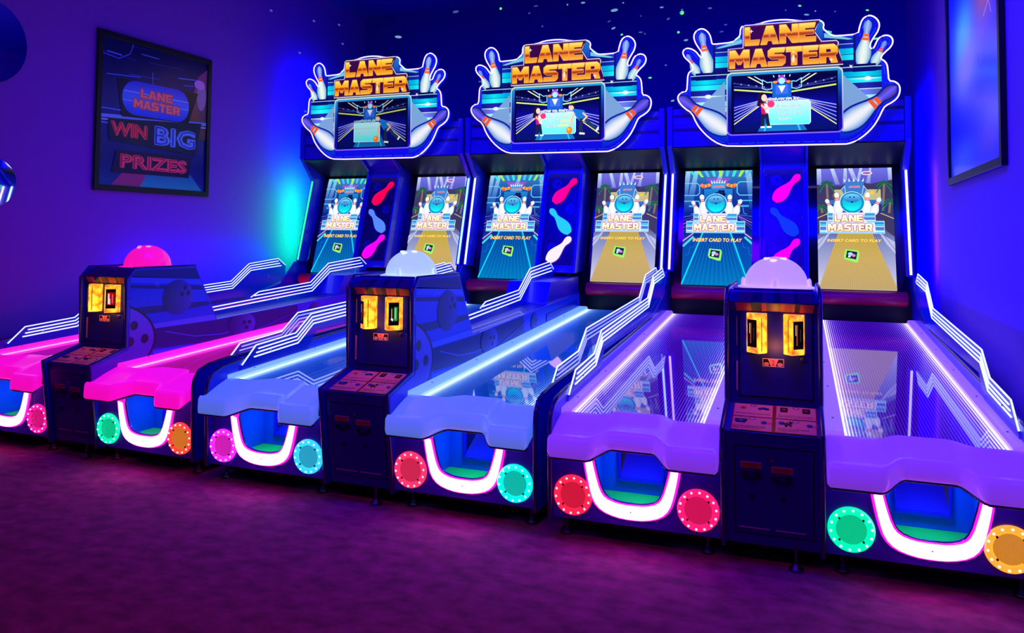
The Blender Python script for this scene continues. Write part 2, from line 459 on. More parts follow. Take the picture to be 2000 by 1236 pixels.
# round mirrors on the left wall
for (y, z, r, lab) in ((4.42, 3.14, .35, 'upper round frameless wall mirror, dark blue reflection in it'), (4.52, 1.985, .20, 'lower round frameless wall mirror with pale reflection, below the larger one')):
    t = bpy.data.objects.new('round_mirror', None); COL.objects.link(t); t.location = (XL, y, z)
    tag(t, lab, 'mirror')
    MB().lathe([(r-.004, 0), (r, .002), (r, .012), (r-.004, .014)], (0, 0, 0), 'x', 64).build('backing', M_steel, t, smooth=40)
    MB().lathe([(.001, .0142), (r-.003, .0142), (r-.003, .018), (.001, .018)], (0, 0, 0), 'x', 64).build('glass', M_mirror, t)

# posters ---------------------------------------------------------------------------------
def poster(name, org, w, h, facing, art, label):
    """org = lower corner that is on the left as one faces the poster"""
    t = bpy.data.objects.new(name, None); COL.objects.link(t); t.location = org
    tag(t, label, 'poster')
    ux = Vector((0, 1, 0)) if facing > 0 else Vector((0, -1, 0)); n = Vector((facing, 0, 0))
    def bar(a0, a1, b0, b1, d0, d1):
        mb = MB(); P = []
        for z in (b0, b1):
            for a, d in ((a0, d0), (a1, d0), (a1, d1), (a0, d1)): P.append(ux*a+n*d+Vector((0, 0, z)))
        return mb.add(P, [(0, 3, 2, 1), (4, 5, 6, 7), (0, 1, 5, 4), (1, 2, 6, 5), (2, 3, 7, 6), (3, 0, 4, 7)])
    F = .055
    for a0, a1, b0, b1 in ((0, F, 0, h), (w-F, w, 0, h), (F, w-F, 0, F), (F, w-F, h-F, h)):
        bar(a0, a1, b0, b1, .002, .034).build('frame_bar', M_frame, t, bevel=.003)
    bar(F, w-F, F, h-F, .002, .012).build('backing_board', M_black, t)
    c = Canvas(clip=(F, w-F, F, h-F)); art(c, w, h)
    c.build('print', print_mat('poster_ink_glow' if facing > 0 else 'poster_reflection_glow', .25, .15 if facing > 0 else .62), t, frame_mtx(n*.0135, ux, (0, 0, 1)))
    return t
def art_left(c, w, h):
    c.rect(0, w, 0, h, bands((0, (30, 60, 150)), (.3, (10, 20, 110)), (.8, (20, 20, 120)), (h, (8, 8, 70))), 1, 24)
    rg = random.Random(3)
    for k in range(26):                                  # streaked lights of the photo print
        y = rg.uniform(.5, h-.08); x = rg.uniform(0, w*.8); c.line([(x, y), (x+rg.uniform(.1, .6), y+rg.uniform(-.02, .04))], rg.uniform(.003, .014), rg.choice([(40, 50, 190), (60, 90, 230), (20, 30, 150), (90, 110, 255)]))
    c.line([(.05, h-.22), (.25, h-.24), (.38, h-.17), (.42, h-.07)], .012, (60, 70, 210)); c.line([(.67, h-.3), (.68, h-.6)], .012, (70, 80, 220))
    c.poly([(1.13, .62), (1.45, .62), (1.45, 1.42), (1.3, 1.3), (1.18, .95)], bands((.6, (60, 50, 60)), (1.0, (150, 80, 60)), (1.3, (120, 50, 120))))
    c.ell(1.36, 1.1, .07, .16, (150, 110, 170)); c.ell(1.33, 1.22, .08, .05, (190, 120, 220))
    c.poly([(.3, .06), (1.4, .06), (1.15, .3), (.55, .3)], bands((0, (30, 170, 200)), (.3, (30, 60, 140))))
    c.poly([(.2, .06), (.55, .06), (.7, .3), (.45, .3)], (150, 40, 120))
    c.line([(.06, .71), (w-.06, .80)], .035, (110, 130, 240)); c.line([(.06, .675), (w-.06, .76)], .01, (190, 200, 255))
    c.poly([(.24, 1.10), (1.31, 1.12), (1.18, .78), (.30, .73)], (10, 8, 50))
    pill = [(.46+.16*math.cos(a), .935+.17*math.sin(a)) for a in [PI/2+i*PI/10 for i in range(11)]]+[(1.02+.16*math.cos(a), .945+.17*math.sin(a)) for a in [-PI/2+i*PI/10 for i in range(11)]]
    c.poly(pill, bands((.78, (40, 60, 230)), (.95, (70, 110, 255)), (1.1, (40, 50, 220))))
    c.line([(.32, .99), (1.17, 1.0)], .008, (150, 180, 255)); c.line([(.31, .90), (1.17, .92)], .006, (150, 180, 255))
    for g, col in ((.10, (60, 20, 90)), (.07, (255, 120, 190)), (.04, (90, 10, 60))):
        c.text('LANE', .735, .995, .42, .085, col, .02, g); c.text('MASTER', .745, .885, .61, .085, col, .02, g)
    c.text('LANE', .735, .995, .42, .085, (255, 110, 130), .02); c.text('MASTER', .745, .885, .61, .085, (255, 120, 130), .02)
    c.poly([(.14, .69), (1.37, .80), (1.29, .43), (.165, .485)], (22, 12, 60))
    def neon(t, x, y, ww, hh, a, b):
        c.text(t, x, y, ww, hh, a, .02, .05); c.text(t, x, y, ww, hh, b, .02, .015); c.text(t, x, y, ww, hh, a, .02, -.012); c.text(t, x, y, ww, hh, b, -.02)
    neon('WIN', .40, .605, .43, .125, (255, 60, 90), (150, 20, 60))
    neon('BIG', 1.0, .597, .55, .18, (110, 150, 255), (30, 40, 170))
    c.poly([(.25, .40), (1.24, .42), (1.2, .19), (.2, .18)], (30, 14, 60))
    neon('PRIZES', .735, .30, .86, .125, (255, 70, 110), (160, 20, 70))
poster('framed_poster', (XL, 5.472, 1.977), 1.496, 1.528, 1, art_left, 'black framed poster reading LANE MASTER WIN BIG PRIZES on the left wall')
def art_reflection(c, w, h):  # blurred reflections of the glass, painted as the poster's print
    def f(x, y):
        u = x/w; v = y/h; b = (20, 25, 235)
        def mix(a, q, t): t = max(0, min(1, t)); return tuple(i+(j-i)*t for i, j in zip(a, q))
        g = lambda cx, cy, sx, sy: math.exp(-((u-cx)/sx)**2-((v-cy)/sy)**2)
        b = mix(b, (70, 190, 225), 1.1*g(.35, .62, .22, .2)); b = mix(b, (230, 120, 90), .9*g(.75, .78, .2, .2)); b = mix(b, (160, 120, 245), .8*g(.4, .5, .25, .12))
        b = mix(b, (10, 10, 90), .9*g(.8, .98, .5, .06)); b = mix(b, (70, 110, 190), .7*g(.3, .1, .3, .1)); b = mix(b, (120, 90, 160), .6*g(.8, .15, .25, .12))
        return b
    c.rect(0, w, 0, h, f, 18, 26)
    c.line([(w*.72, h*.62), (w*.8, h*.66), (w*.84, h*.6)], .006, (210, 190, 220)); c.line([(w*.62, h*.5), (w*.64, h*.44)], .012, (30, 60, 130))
poster('framed_poster', (XR, 7.06, 2.01), 1.93, 1.60, -1, art_reflection, 'black framed glossy poster on the right wall, blurry blue and orange reflections painted into its print')

# ------------------------------------------------------------------ screen pictures
SW, SH = .678, 1.216
def mapper(xlt, xlb, xrt, xrb, yt, yb):
    def N(x, y):
        v = (y-yt)/(yb-yt); xl = xlt+(xlb-xlt)*v; xr = xrt+(xrb-xrt)*v
        return ((x-xl)/(xr-xl)-.5)*SW, (1-v)*SH
    return N
def title_board(c, N, y0=520):
    """shared: ball, four pins, striped board, title, INSERT CARD TO PLAY, tilted card"""
    bx, by = N(420, 425); R = .107
    for (px, py, hx, hy) in ((250, 545, 180, 392), (600, 545, 675, 380), (300, 530, 275, 328), (550, 530, 563, 330)):
        b = N(px, py); t = N(hx, hy); dx, dy = t[0]-b[0], t[1]-b[1]; c.pin(b[0], b[1], math.hypot(dx, dy), math.degrees(math.atan2(dx, dy)), (250, 250, 255), (170, 200, 235), (225, 50, 50), 1.35)
    c.ell(bx, by, R*1.05, R*1.05, (210, 250, 255), 40)
    c.ell(bx, by, R, R, lambda x, y: (lambda r, v: tuple(max(0, a) for a in ((20+60*max(0, v), 190-60*max(0, v-.1)*2+70*max(0, -v), 215+30*max(0, -v)) if r < .8 else (20, 130, 190))))(math.hypot(x-bx, y-by)/R, (y-by)/R), 40, 8)
    c.up(); c.ell(bx, by+R*.42, R*.72, R*.42, bands((by, (30, 110, 190)), (by+R*.85, (120, 210, 245))), 28, 3)
    for dx, dy, r in ((-.17, .5, .07), (.17, .5, .07), (0, .03, .085)): c.ell(bx+dx*R, by+dy*R, r*R, r*R, (10, 40, 80), 12)
    rows = ((190, 635, 520, 612), (115, 712, 598, 716))
    for x0, x1, ya, yb in rows:
        a, t = N(x0, ya); b, d = N(x1, yb); t0 = N(x0, ya)[1]; b0 = N(x0, yb)[1]; hh = t0-b0
        c.rect(a, b, b0, t0, (200, 225, 255)); e = .005
        c.rect(a+e, b-e, b0+e, t0-e, (70, 190, 225))
        for f0, f1, col in ((.12, .22, (210, 240, 255)), (.30, .52, (90, 110, 200)), (.52, .58, (200, 235, 255)), (.78, .86, (60, 90, 180))): c.rect(a+e, b-e, b0+hh*f0, b0+hh*f1, col)
    p = [N(*q) for q in ((240, 525), (540, 525), (520, 570), (560, 612), (625, 612), (632, 705), (170, 705), (180, 612), (240, 612))]
    c.poly(p, (235, 225, 250))
    for t, xa, xb, ya, yb in (('LANE', 255, 522, 543, 608), ('MASTER', 193, 606, 624, 694)):
        (xa_, yt_), (xb_, yb_) = N(xa, ya), N(xb, yb); cx, cy, ww, hh = (xa_+xb_)/2, (yt_+yb_)/2, xb_-xa_, yt_-yb_
        c.text(t, cx, cy, ww, hh, (110, 30, 140), .03, .06); c.text(t, cx, cy, ww, hh, (225, 110, 120), .03, .025); c.text(t, cx, cy, ww, hh, bands((cy-hh/2, (255, 235, 150)), (cy+hh/2, (255, 255, 245))), .015)
    (xa_, yt_), (xb_, yb_) = N(182, 768), N(680, 802)
    c.text('INSERT CARD TO PLAY', (xa_+xb_)/2, (yt_+yb_)/2-.002, xb_-xa_, yt_-yb_, (230, 90, 70), .02, .03, .18)
    c.text('INSERT CARD TO PLAY', (xa_+xb_)/2, (yt_+yb_)/2, xb_-xa_, yt_-yb_, (255, 235, 90), .02, 0, .18)
    c.poly([N(*q) for q in ((350, 870), (470, 880), (478, 905), (465, 985), (440, 987), (345, 960), (335, 935))], (150, 245, 90))
    c.poly([N(*q) for q in ((365, 880), (460, 893), (448, 962), (352, 945))], (20, 30, 70))
    for q, r, col in (((395, 912), .022, (160, 220, 230)), ((425, 925), .018, (220, 130, 200)), ((385, 935), .012, (250, 250, 255))): c.ell(*N(*q), r, r*.8, col, 10)
def art_neon():
    N = mapper(110, 50, 787, 775, 80, 1222)
    c = Canvas(clip=(-SW/2, SW/2, 0, SH))
    c.rect(-SW/2, SW/2, 0, SH, bands((0, (0, 90, 170)), (SH*.35, (5, 70, 165)), (SH*.5, (8, 20, 110)), (SH*.8, (20, 60, 150)), (SH, (60, 130, 190))), 1, 24)
    for (x0, x1, x2, yb_) in ((205, 245, 120, 500), (120, 165, 60, 480), (470, 500, 390, 330), (715, 765, 790, 470)):   # spotlight beams
        c.poly([N(x0, 80), N(x1, 80), N(x2+50, yb_), N(x2-30, yb_)], bands((SH*.62, (10, 42, 140)), (SH*.8, (60, 110, 190)), (SH, (160, 205, 230))), sub=[SH*.7, SH*.8, SH*.9])
    for k in range(9):                                   # ceiling light bars
        x = 150+k*75; dx = (x-450)*.25; col = [(60, 220, 210), (150, 235, 90), (70, 190, 230)][k % 3]
        c.poly([N(x, 80), N(x+34, 80), N(x+34-dx*.7, 80+60+abs(dx)*.1), N(x-dx*.7+8, 140+abs(dx)*.1)], col)
    for i, (cx_, wx) in enumerate(((445, 120), (445, 108), (445, 96), (445, 84))): c.line([N(cx_-wx, 165+i*16), N(cx_+wx, 165+i*16)], .007, (190, 60, 220))
    c.rect(*(N(300, 270)[0], N(590, 270)[0]), N(0, 500)[1], N(0, 270)[1], bands((N(0, 500)[1], (10, 60, 160)), (N(0, 270)[1], (30, 130, 200))), 1, 4)
    c.poly([N(*q) for q in ((375, 190), (515, 190), (520, 265), (370, 265))], (60, 150, 210))
    for k in range(6): c.pin(*N(385+k*24, 212), .035, (k-2.5)*9, (240, 250, 255), (160, 210, 240), (220, 60, 60), 1.5)
    c.text('LANE MASTER', *N(447, 245), .115, .022, (250, 120, 110), .02)
    for sx in (-1, 1):
        for k in range(7): c.ell(*N(447+sx*(95+k*12), 238+((k*37) % 17-8)), .02, .018, [(255, 140, 40), (255, 190, 70), (230, 90, 30)][k % 3], 10)
        c.line([N(447+sx*150, 270), N(447+sx*150, 400)], .006, (10, 30, 90))
    for dx, dy in ((20, 298), (52, 298), (30, 326), (-10, 320), (62, 326)): c.ell(*N(440+dx, dy), .018, .018, (8, 20, 70), 12)
    def rr_(x0, x1, y0, y1, col, w=.008):
        c.line([N(*q) for q in ((x0, y0+25), (x0+25, y0), (x1-25, y0), (x1, y0+25), (x1, y1-25), (x1-25, y1), (x0+25, y1), (x0, y1-25))], w, col, True)
    rr_(60, 255, 210, 335, (110, 210, 250)); rr_(635, 860, 200, 335, (110, 220, 250))
    c.line([N(60, 395), N(245, 395), N(255, 430)], .012, (70, 190, 220)); c.line([N(800, 390), N(640, 390)], .012, (70, 190, 220))
    for sx in (-1, 1):
        c.line([N(447+sx*225, 445), N(447+sx*300, 445)], .018, (70, 170, 230)); c.line([N(447+sx*245, 460), N(447+sx*255, 520), N(447+sx*285, 525)], .006, (90, 150, 240))
        for k in range(5): c.line([N(447+sx*200, 530+k*8), N(447+sx*400, 560+k*42)], .006, [(90, 110, 220), (60, 70, 190), (190, 120, 220)][k % 3])
        c.line([N(447+sx*265, 755), N(447+sx*370, 845)], .022, (70, 210, 210)); c.line([N(447+sx*265, 720), N(447+sx*380, 800)], .012, (230, 150, 230))
        c.line([N(447+sx*240, 810), N(447+sx*250, 850), N(447+sx*290, 862)], .004, (30, 120, 210)); c.line([N(447+sx*300, 850), N(447+sx*310, 920), N(447+sx*355, 945)], .004, (30, 120, 210))
    # the cyan lane
    c.poly([N(*q) for q in ((285, 715), (565, 715), (765, 1230), (45, 1230))], bands((0, (0, 120, 185)), (SH*.42, (5, 60, 150))), sub=[SH*.1, SH*.2, SH*.3])
    for k in range(26):
        t = k/25; c.line([N(300+(550-300)*t, 720), N(80+(730-80)*t, 1225)], .0022, (20, 140, 205) if k % 2 else (0, 60, 140), up=(k == 0))
    for a, b in (((282, 715), (52, 1220)), ((567, 715), (752, 1220))):
        c.line([N(*a), N(*b)], .022, (0, 130, 200)); c.line([N(*a), N(*b)], .010, (20, 230, 240))
    title_board(c, N); return c
def art_wood():
    N0 = N = mapper(70, 78, 757, 804, 45, 1172)
    c = Canvas(clip=(-SW/2, SW/2, 0, SH))
    c.rect(-SW/2, SW/2, 0, SH, bands((0, (205, 200, 230)), (SH*.4, (120, 130, 180)), (SH*.55, (60, 50, 100)), (SH*.8, (70, 60, 170)), (SH, (110, 110, 220))), 1, 24)
    for x0, x1, x2, yb_ in ((60, 110, 100, 430), (195, 230, 260, 200), (325, 350, 330, 190), (360, 400, 490, 330), (470, 495, 410, 330), (560, 575, 540, 190), (720, 757, 760, 400)):
        c.poly([N(x0, 40), N(x1, 40), N(x2+26, yb_), N(x2-16, yb_)], bands((SH*.65, (66, 60, 130)), (SH*.82, (100, 100, 190)), (SH, (190, 210, 245))), sub=[SH*.74, SH*.82, SH*.91])
    c.poly([N(*q) for q in ((60, 200), (300, 215), (420, 160), (560, 200), (810, 150), (810, 500), (60, 500))], (60, 55, 95))
    c.rect(N(230, 0)[0], N(650, 0)[0], N(0, 400)[1], N(0, 250)[1], (190, 180, 130)); c.rect(N(180, 0)[0], N(700, 0)[0], N(0, 390)[1], N(0, 350)[1], (50, 110, 190))
    c.rect(N(150, 0)[0], N(720, 0)[0], N(0, 470)[1], N(0, 390)[1], (40, 50, 120))
    c.poly([N(*q) for q in ((300, 250), (330, 215), (340, 165), (500, 160), (510, 215), (530, 250), (490, 330), (340, 330))], (60, 120, 200)); c.line([N(300, 250), N(330, 215), N(340, 300)], .006, (180, 220, 240)); c.line([N(530, 250), N(505, 215), N(490, 300)], .006, (180, 220, 240))
    for k in range(5): c.pin(*N(335+k*40, 175), .035, (k-2)*10, (240, 250, 255), (150, 200, 240), (220, 60, 60), 1.5)
    c.text('LANE MASTER', *N(420, 225), .10, .02, (240, 140, 120), .02)
    c.ell(*N(253, 310), .034, .040, (120, 100, 30), 20); c.ell(*N(253, 310), .024, .03, (60, 60, 70), 20); c.ell(*N(583, 283), .018, .018, (235, 200, 40), 14)
    def palm(x, y, s, trunk):
        c.line([N(x, y), N(x+10*s, trunk)], .020, (130, 110, 90))
        for k in range(11):
            a = rad(-25+k*23); L1 = 75*abs(s); q = [N(x+L1*t*math.cos(a), y-L1*t*math.sin(a)+55*t*t) for t in (0, .35, .7, 1)]
            c.line(q, .010, (20, 75, 60) if k % 2 else (40, 110, 80))
    palm(165, 190, 1, 430); palm(690, 195, -1, 450); palm(745, 370, -1, 470); palm(110, 420, 1, 470)
    c.ell(*N(532, 97), .050, .021, (235, 215, 235), 28); c.ell(*N(532, 97), .036, .012, (150, 100, 160), 28)
    for sx in (-1, 1):
        c.poly([N(420+sx*240, 480), N(420+sx*400, 560), N(420+sx*400, 720), N(420+sx*250, 610)], (60, 55, 90)); c.line([N(420+sx*240, 478), N(420+sx*400, 545)], .008, (200, 180, 130))
        c.poly([N(420+sx*225, 660), N(420+sx*400, 760), N(420+sx*400, 880), N(420+sx*290, 760)], (180, 185, 225)); c.line([N(420+sx*250, 660), N(420+sx*400, 850)], .006, (120, 120, 160))
    c.poly([N(*q) for q in ((275, 665), (575, 665), (815, 1180), (85, 1180))], bands((0, (188, 160, 105)), (SH*.25, (200, 170, 90)), (SH*.42, (190, 165, 50))), sub=[SH*.1, SH*.25])
    c.up()
    for k in range(34):
        t = (k+.5)/34; c.line([N(280+(570-280)*t, 668), N(100+(800-100)*t, 1180)], .0022, (165, 135, 80), up=False)
    for a, b in (((272, 665), (82, 1180)), ((578, 665), (815, 1180))): c.line([N(*a), N(*b)], .009, (140, 95, 70)); c.line([N(a[0], a[1]), N(b[0], b[1])], .004, (235, 205, 120))
    def M(x, y): return N0(x-22+(0 if y < 700 else 6), y-48 if y < 800 else y-56)
    title_board(c, M); return c
def person_man(c, x, y, s):
    """bowler leaning over to the left, blue shirt, dark trousers"""
    P = lambda a, b: (x+a*s, y+b*s)
    c.poly([P(-.2, 1.0), P(.3, .9), P(.45, .55), (P(.1, .5)), P(-.05, .7)], (20, 110, 200))
    c.line([P(.2, .55), P(.15, .25), P(.2, 0)], .15*s, (30, 40, 70)); c.line([P(.3, .6), P(.55, .35), P(.8, .15)], .13*s, (30, 50, 90)); c.line([P(.12, .02), P(.3, 0)], .07*s, (240, 240, 250)); c.line([P(.78, .1), P(.86, .22)], .07*s, (240, 240, 250))
    c.line([P(-.1, .8), P(-.2, .55), P(-.22, .25)], .07*s, (230, 180, 150)); c.line([P(.25, .8), P(.4, .65), P(.25, .5)], .07*s, (230, 180, 150))
    c.ell(*P(-.22, 1.05), .11*s, .12*s, (235, 190, 165), 14); c.poly([P(-.33, 1.1), P(-.2, 1.2), P(-.07, 1.15), P(-.1, 1.02), P(-.18, 1.12)], (25, 20, 30))
    c.ell(*P(-.3, .15), .13*s, .14*s, (240, 130, 30), 16); c.ell(*P(-.33, .19), .05*s, .05*s, (255, 190, 90), 10)
def person_woman(c, x, y, s):
    P = lambda a, b: (x+a*s, y+b*s)
    c.ell(*P(-.07, 1.0), .15*s, .2*s, (30, 15, 40), 14); c.line([P(-.12, 1.0), P(-.17, .75)], .13*s, (30, 15, 40))
    c.poly([P(-.12, .82), P(.12, .82), P(.14, .5), P(.1, .42), P(-.08, .42)], (200, 25, 90)); c.poly([P(0, .8), P(.12, .8), P(.16, .45), P(.04, .5)], (245, 235, 250))
    c.line([P(-.04, .42), P(-.06, 0)], .11*s, (25, 30, 60)); c.line([P(.08, .42), P(.14, 0)], .11*s, (25, 30, 60)); c.line([P(-.1, 0), P(0, 0)], .06*s, (240, 240, 255)); c.line([P(.1, 0), P(.22, 0)], .06*s, (240, 240, 255))
    c.ell(*P(.0, 1.0), .09*s, .12*s, (240, 200, 185), 14); c.line([P(-.08, .75), P(.05, .6), P(.2, .72)], .06*s, (235, 190, 170)); c.ell(*P(.22, .78), .12*s, .12*s, (235, 50, 110), 16)
def art_howto(kind):
    """marquee display, x -.457...457, y 0...532"""
    w, h = .457, .532; c = Canvas(clip=(-w, w, 0, h)); vx, vy = -.02, .35
    N = lambda x, y: ((x-110)/(1757-110)*2*w-w, (1-(y-(200-80*(x-110)/1647))/(1060-190))*h+.0)
    c.rect(-w, w, 0, h, bands((0, (5, 15, 90)), (.25, (10, 10, 150)), (.38, (4, 4, 70)), (h, (4, 4, 50))), 1, 16)
    for k, (t, col) in enumerate(((-1.25, (230, 225, 120)), (-1.12, (170, 180, 240)), (-.98, (150, 160, 235)), (-.84, (150, 165, 235)), (-.70, (130, 150, 230)))):
        for sx in (-1, 1): c.line([(vx+sx*.10, vy-.03+.0*k), (vx+sx*.62, vy-.03-.52*abs(t+.25)*.72)], .007 if k else .009, col)
    for sx in (-1, 1):
        c.line([(vx+sx*.1, vy-.03), (vx+sx*.55, vy-.14)], .008, (150, 170, 250)); c.line([(vx+sx*.1, vy-.045), (vx+sx*.55, vy-.17)], .005, (190, 130, 210))
        c.line([(vx+sx*.09, vy+.02), (vx+sx*.5, vy+.07)], .014, (200, 225, 110)); c.line([(vx+sx*.09, vy+.05), (vx+sx*.5, vy+.14)], .016, (35, 40, 110)); c.line([(vx+sx*.09, vy+.055), (vx+sx*.5, vy+.10)], .010, (50, 55, 140))
        for k in range(5): c.ell(vx+sx*(.16+.07*k), vy+.075+.012*k, .008, .008, (120, 130, 210), 8)
        c.line([(vx+sx*.17, vy+.10), (vx+sx*.35, vy+.21)], .010, (225, 230, 170)); c.line([(vx+sx*.17, vy+.13), (vx+sx*.29, vy+.21)], .008, (190, 220, 240))
        c.line([(vx+sx*.09, vy+.12), (vx+sx*.13, vy+.115), (vx+sx*.175, vy+.145), (vx+sx*.175, vy+.06), (vx+sx*.13, vy+.045), (vx+sx*.09, vy+.055)], .007, (140, 220, 245), True)
    c.poly([(vx-.05, vy-.03), (vx+.05, vy-.03), (vx+.22, 0), (vx-.22, 0)], bands((0, (20, 110, 190)), (vy, (10, 40, 120))))
    for sx in (-1, 1): c.line([(vx+sx*.05, vy-.03), (vx+sx*.16, 0)], .014, (40, 190, 220))
    c.rect(vx-.085, vx+.085, vy-.03, vy+.10, (20, 90, 190)); c.rect(vx-.055, vx+.055, vy, vy+.085, (60, 100, 230)); c.poly([(vx-.035, vy+.08), (vx+.035, vy+.08), (vx, vy+.01)], (210, 230, 250))
    c.poly([(vx-.06, vy+.11), (vx, vy+.20), (vx+.06, vy+.11)], (160, 50, 200)); c.ell(vx, vy+.125, .03, .03, (150, 230, 235), 16)
    for sx in (-1, 1): c.ell(vx+sx*.06, vy+.115, .022, .013, (245, 140, 50), 12)
    for k in range(4): c.line([(vx-.07+k*.047, vy+.165), (vx-.075+k*.05, vy+.18)], .008, (210, 240, 255))
    for k in range(3): c.rect(vx-.1+k*.07, vx-.05+k*.07, vy-.055, vy-.035, (200, 190, 240))
    if kind == 1: x0, x1 = -.235, .12
    elif kind == 2: x0, x1 = -.175, .21
    else: x0, x1 = -.16, .235
    c.poly([(x0, .06), (x1-.015, .055), (x1, .075), (x1, .265), (x1-.02, .285), (x0, .285)], (225, 255, 255))
    c.poly([(x0+.005, .065), (x1-.017, .06), (x1-.005, .077), (x1-.005, .262), (x1-.022, .28), (x0+.005, .28)], bands((.06, (90, 225, 235)), (.28, (185, 235, 245))), sub=[.12, .2])
    c.text('HOW TO PLAY', (x0+.0+x0+.30)/2, .297, .29, .030, (20, 90, 170), .03, .06); c.text('HOW TO PLAY', (x0+x0+.30)/2, .299, .29, .030, (150, 235, 225) if kind == 1 else (235, 250, 255), .03)
    g = (75, 95, 130)
    if kind == 1:
        for t, y, ww in (('Roll a bowling ball', .215, .26), ('down the lane.', .165, .19)): c.text(t, x0+.025+ww/2, y, ww, .030, (240, 252, 255), .02, .04); c.text(t, x0+.025+ww/2, y, ww, .030, g)
        person_man(c, .15, .045, .27)
    elif kind == 2:
        for t, y, ww in (('Knock all the pins', .235, .24), ('over to get a', .19, .15), ('and win a', .145, .13)): c.text(t, x0+.06+ww/2, y, ww, .026, (240, 252, 255), .02, .04); c.text(t, x0+.06+ww/2, y, ww, .026, g)
        for t, xx, y, ww in (('STRIKE', .10, .192, .105), ('BONUS !', .08, .147, .12)): c.text(t, xx, y, ww, .028, (250, 180, 30), .03, .02); c.text(t, xx, y, ww, .028, (255, 225, 90), .0)
        person_man(c, .22, .05, .27); person_woman(c, x0-.03, .05, .26)
    else:
        for t, y, ww in (('Knock over as', .238, .21), ('many pins as', .198, .19), ('possible to win', .158, .22), ('tickets !', .118, .12)): c.text(t, x0+.10+ww/2, y, ww, .027, (240, 252, 255), .02, .04); c.text(t, x0+.10+ww/2, y, ww, .027, g)
        person_woman(c, x0-.02, .04, .28)
    return c

# ------------------------------------------------------------------ the bowling machines
def lane_material(name, line, base):
    """edge-lit acrylic lane: engraved grooves glow, most near the lit edges; glossy top"""
    m = mat(name, (.001, .001, .03), .025, 0, line, 1, coat=.0, spec=.6, sample='NONE')
    nt = m.node_tree; N = nt.nodes; L = nt.links.new; b = N['Principled BSDF']
    tc = N.new('ShaderNodeTexCoord'); sp = N.new('ShaderNodeSeparateXYZ'); L(tc.outputs['Object'], sp.inputs[0])
    def M(op, a, bb=None, cc=None, clamp=False):
        n = N.new('ShaderNodeMath'); n.operation = op; n.use_clamp = clamp
        for i, v in enumerate((a, bb, cc)):
            if v is None: continue
            if isinstance(v, (int, float)): n.inputs[i].default_value = v
            else: L(v, n.inputs[i])
        return n.outputs[0]
    ax = M('ABSOLUTE', sp.outputs[0]); u = M('DIVIDE', M('SUBTRACT', ax, .335), .705)
    d = M('MINIMUM', u, M('SUBTRACT', 1.0, u)); d = M('MAXIMUM', d, 0.0)
    fr = M('FRACT', M('MULTIPLY', u, 44.0)); tri = M('ABSOLUTE', M('SUBTRACT', fr, .5))       # 0 at groove centre
    groove = M('SUBTRACT', 1.0, M('SMOOTHSTEP', .10, .24, tri)) if False else None
    mr = N.new('ShaderNodeMapRange'); mr.interpolation_type = 'SMOOTHSTEP'; L(tri, mr.inputs[0])
    mr.inputs[1].default_value = .10; mr.inputs[2].default_value = .26; mr.inputs[3].default_value = 1; mr.inputs[4].default_value = 0
    fall = M('ADD', M('MULTIPLY', M('POWER', 2.718, M('MULTIPLY', d, -9.5)), 2.3), .55)
    edge = M('MULTIPLY', M('POWER', 2.718, M('MULTIPLY', d, -34.0)), 1.3)
    a = M('ADD', M('MULTIPLY', mr.outputs[0], fall), edge)
    wash = M('ADD', M('MULTIPLY', M('POWER', 2.718, M('MULTIPLY', d, -8.0)), .25), .24)
    c1 = N.new('ShaderNodeMixRGB'); c1.blend_type = 'MIX'; c1.inputs[1].default_value = (*line, 1); c1.inputs[2].default_value = (1, 1, 1, 1)
    L(M('MULTIPLY', M('POWER', 2.718, M('MULTIPLY', d, -16.0)), .55, clamp=True), c1.inputs[0])
    c2 = N.new('ShaderNodeMixRGB'); c2.inputs[1].default_value = (*[q*.55 for q in tuple(a+.08*b for a, b in zip(base, line))], 1); L(c1.outputs[0], c2.inputs[2])
    L(M('MULTIPLY', M('POWER', 2.718, M('MULTIPLY', d, -9.0)), 1.2, clamp=True), c2.inputs[0])
    s1 = N.new('ShaderNodeVectorMath'); s1.operation = 'SCALE'; L(c2.outputs[0], s1.inputs[0]); L(a, s1.inputs[3])
    s2 = N.new('ShaderNodeVectorMath'); s2.operation = 'SCALE'; s2.inputs[0].default_value = base; L(wash, s2.inputs[3])
    ad = N.new('ShaderNodeVectorMath'); ad.operation = 'ADD'; L(s1.outputs[0], ad.inputs[0]); L(s2.outputs[0], ad.inputs[1])
    L(ad.outputs[0], b.inputs['Emission Color']); b.inputs['Emission Strength'].default_value = 1
    return m
def acrylic(name, col, es, alpha):
    m = mat(name, (.0, .01, .25), .15, 0, col, es, alpha=alpha, sample='NONE'); return m
def grille_material(name, col, s):
    """perforated metal in front of a coloured light"""
    if name in MATS: return MATS[name]
    m = mat(name, (.03, .03, .04), .4, .5, col, 1, sample='NONE'); nt = m.node_tree; N = nt.nodes; L = nt.links.new
    tc = N.new('ShaderNodeTexCoord'); v = N.new('ShaderNodeTexVoronoi'); v.inputs['Scale'].default_value = 150; v.inputs['Randomness'].default_value = 0
    mp = N.new('ShaderNodeMapping'); mp.inputs['Rotation'].default_value = (0, rad(45), 0); mp.inputs['Scale'].default_value = (1, .001, 1)
    L(tc.outputs['Object'], mp.inputs[0]); L(mp.outputs[0], v.inputs['Vector'])
    r = N.new('ShaderNodeMapRange'); r.inputs[1].default_value = .28; r.inputs[2].default_value = .40; r.inputs[3].default_value = .05; r.inputs[4].default_value = s*.55
    L(v.outputs['Distance'], r.inputs[0]); L(r.outputs[0], N['Principled BSDF'].inputs['Emission Strength'])
    return m
M_plate = acrylic('blue_acrylic_plate', (.0, .01, 1), .30, .62)
M_line = glow('white_led_line', (.40, .46, 1), 2.5)
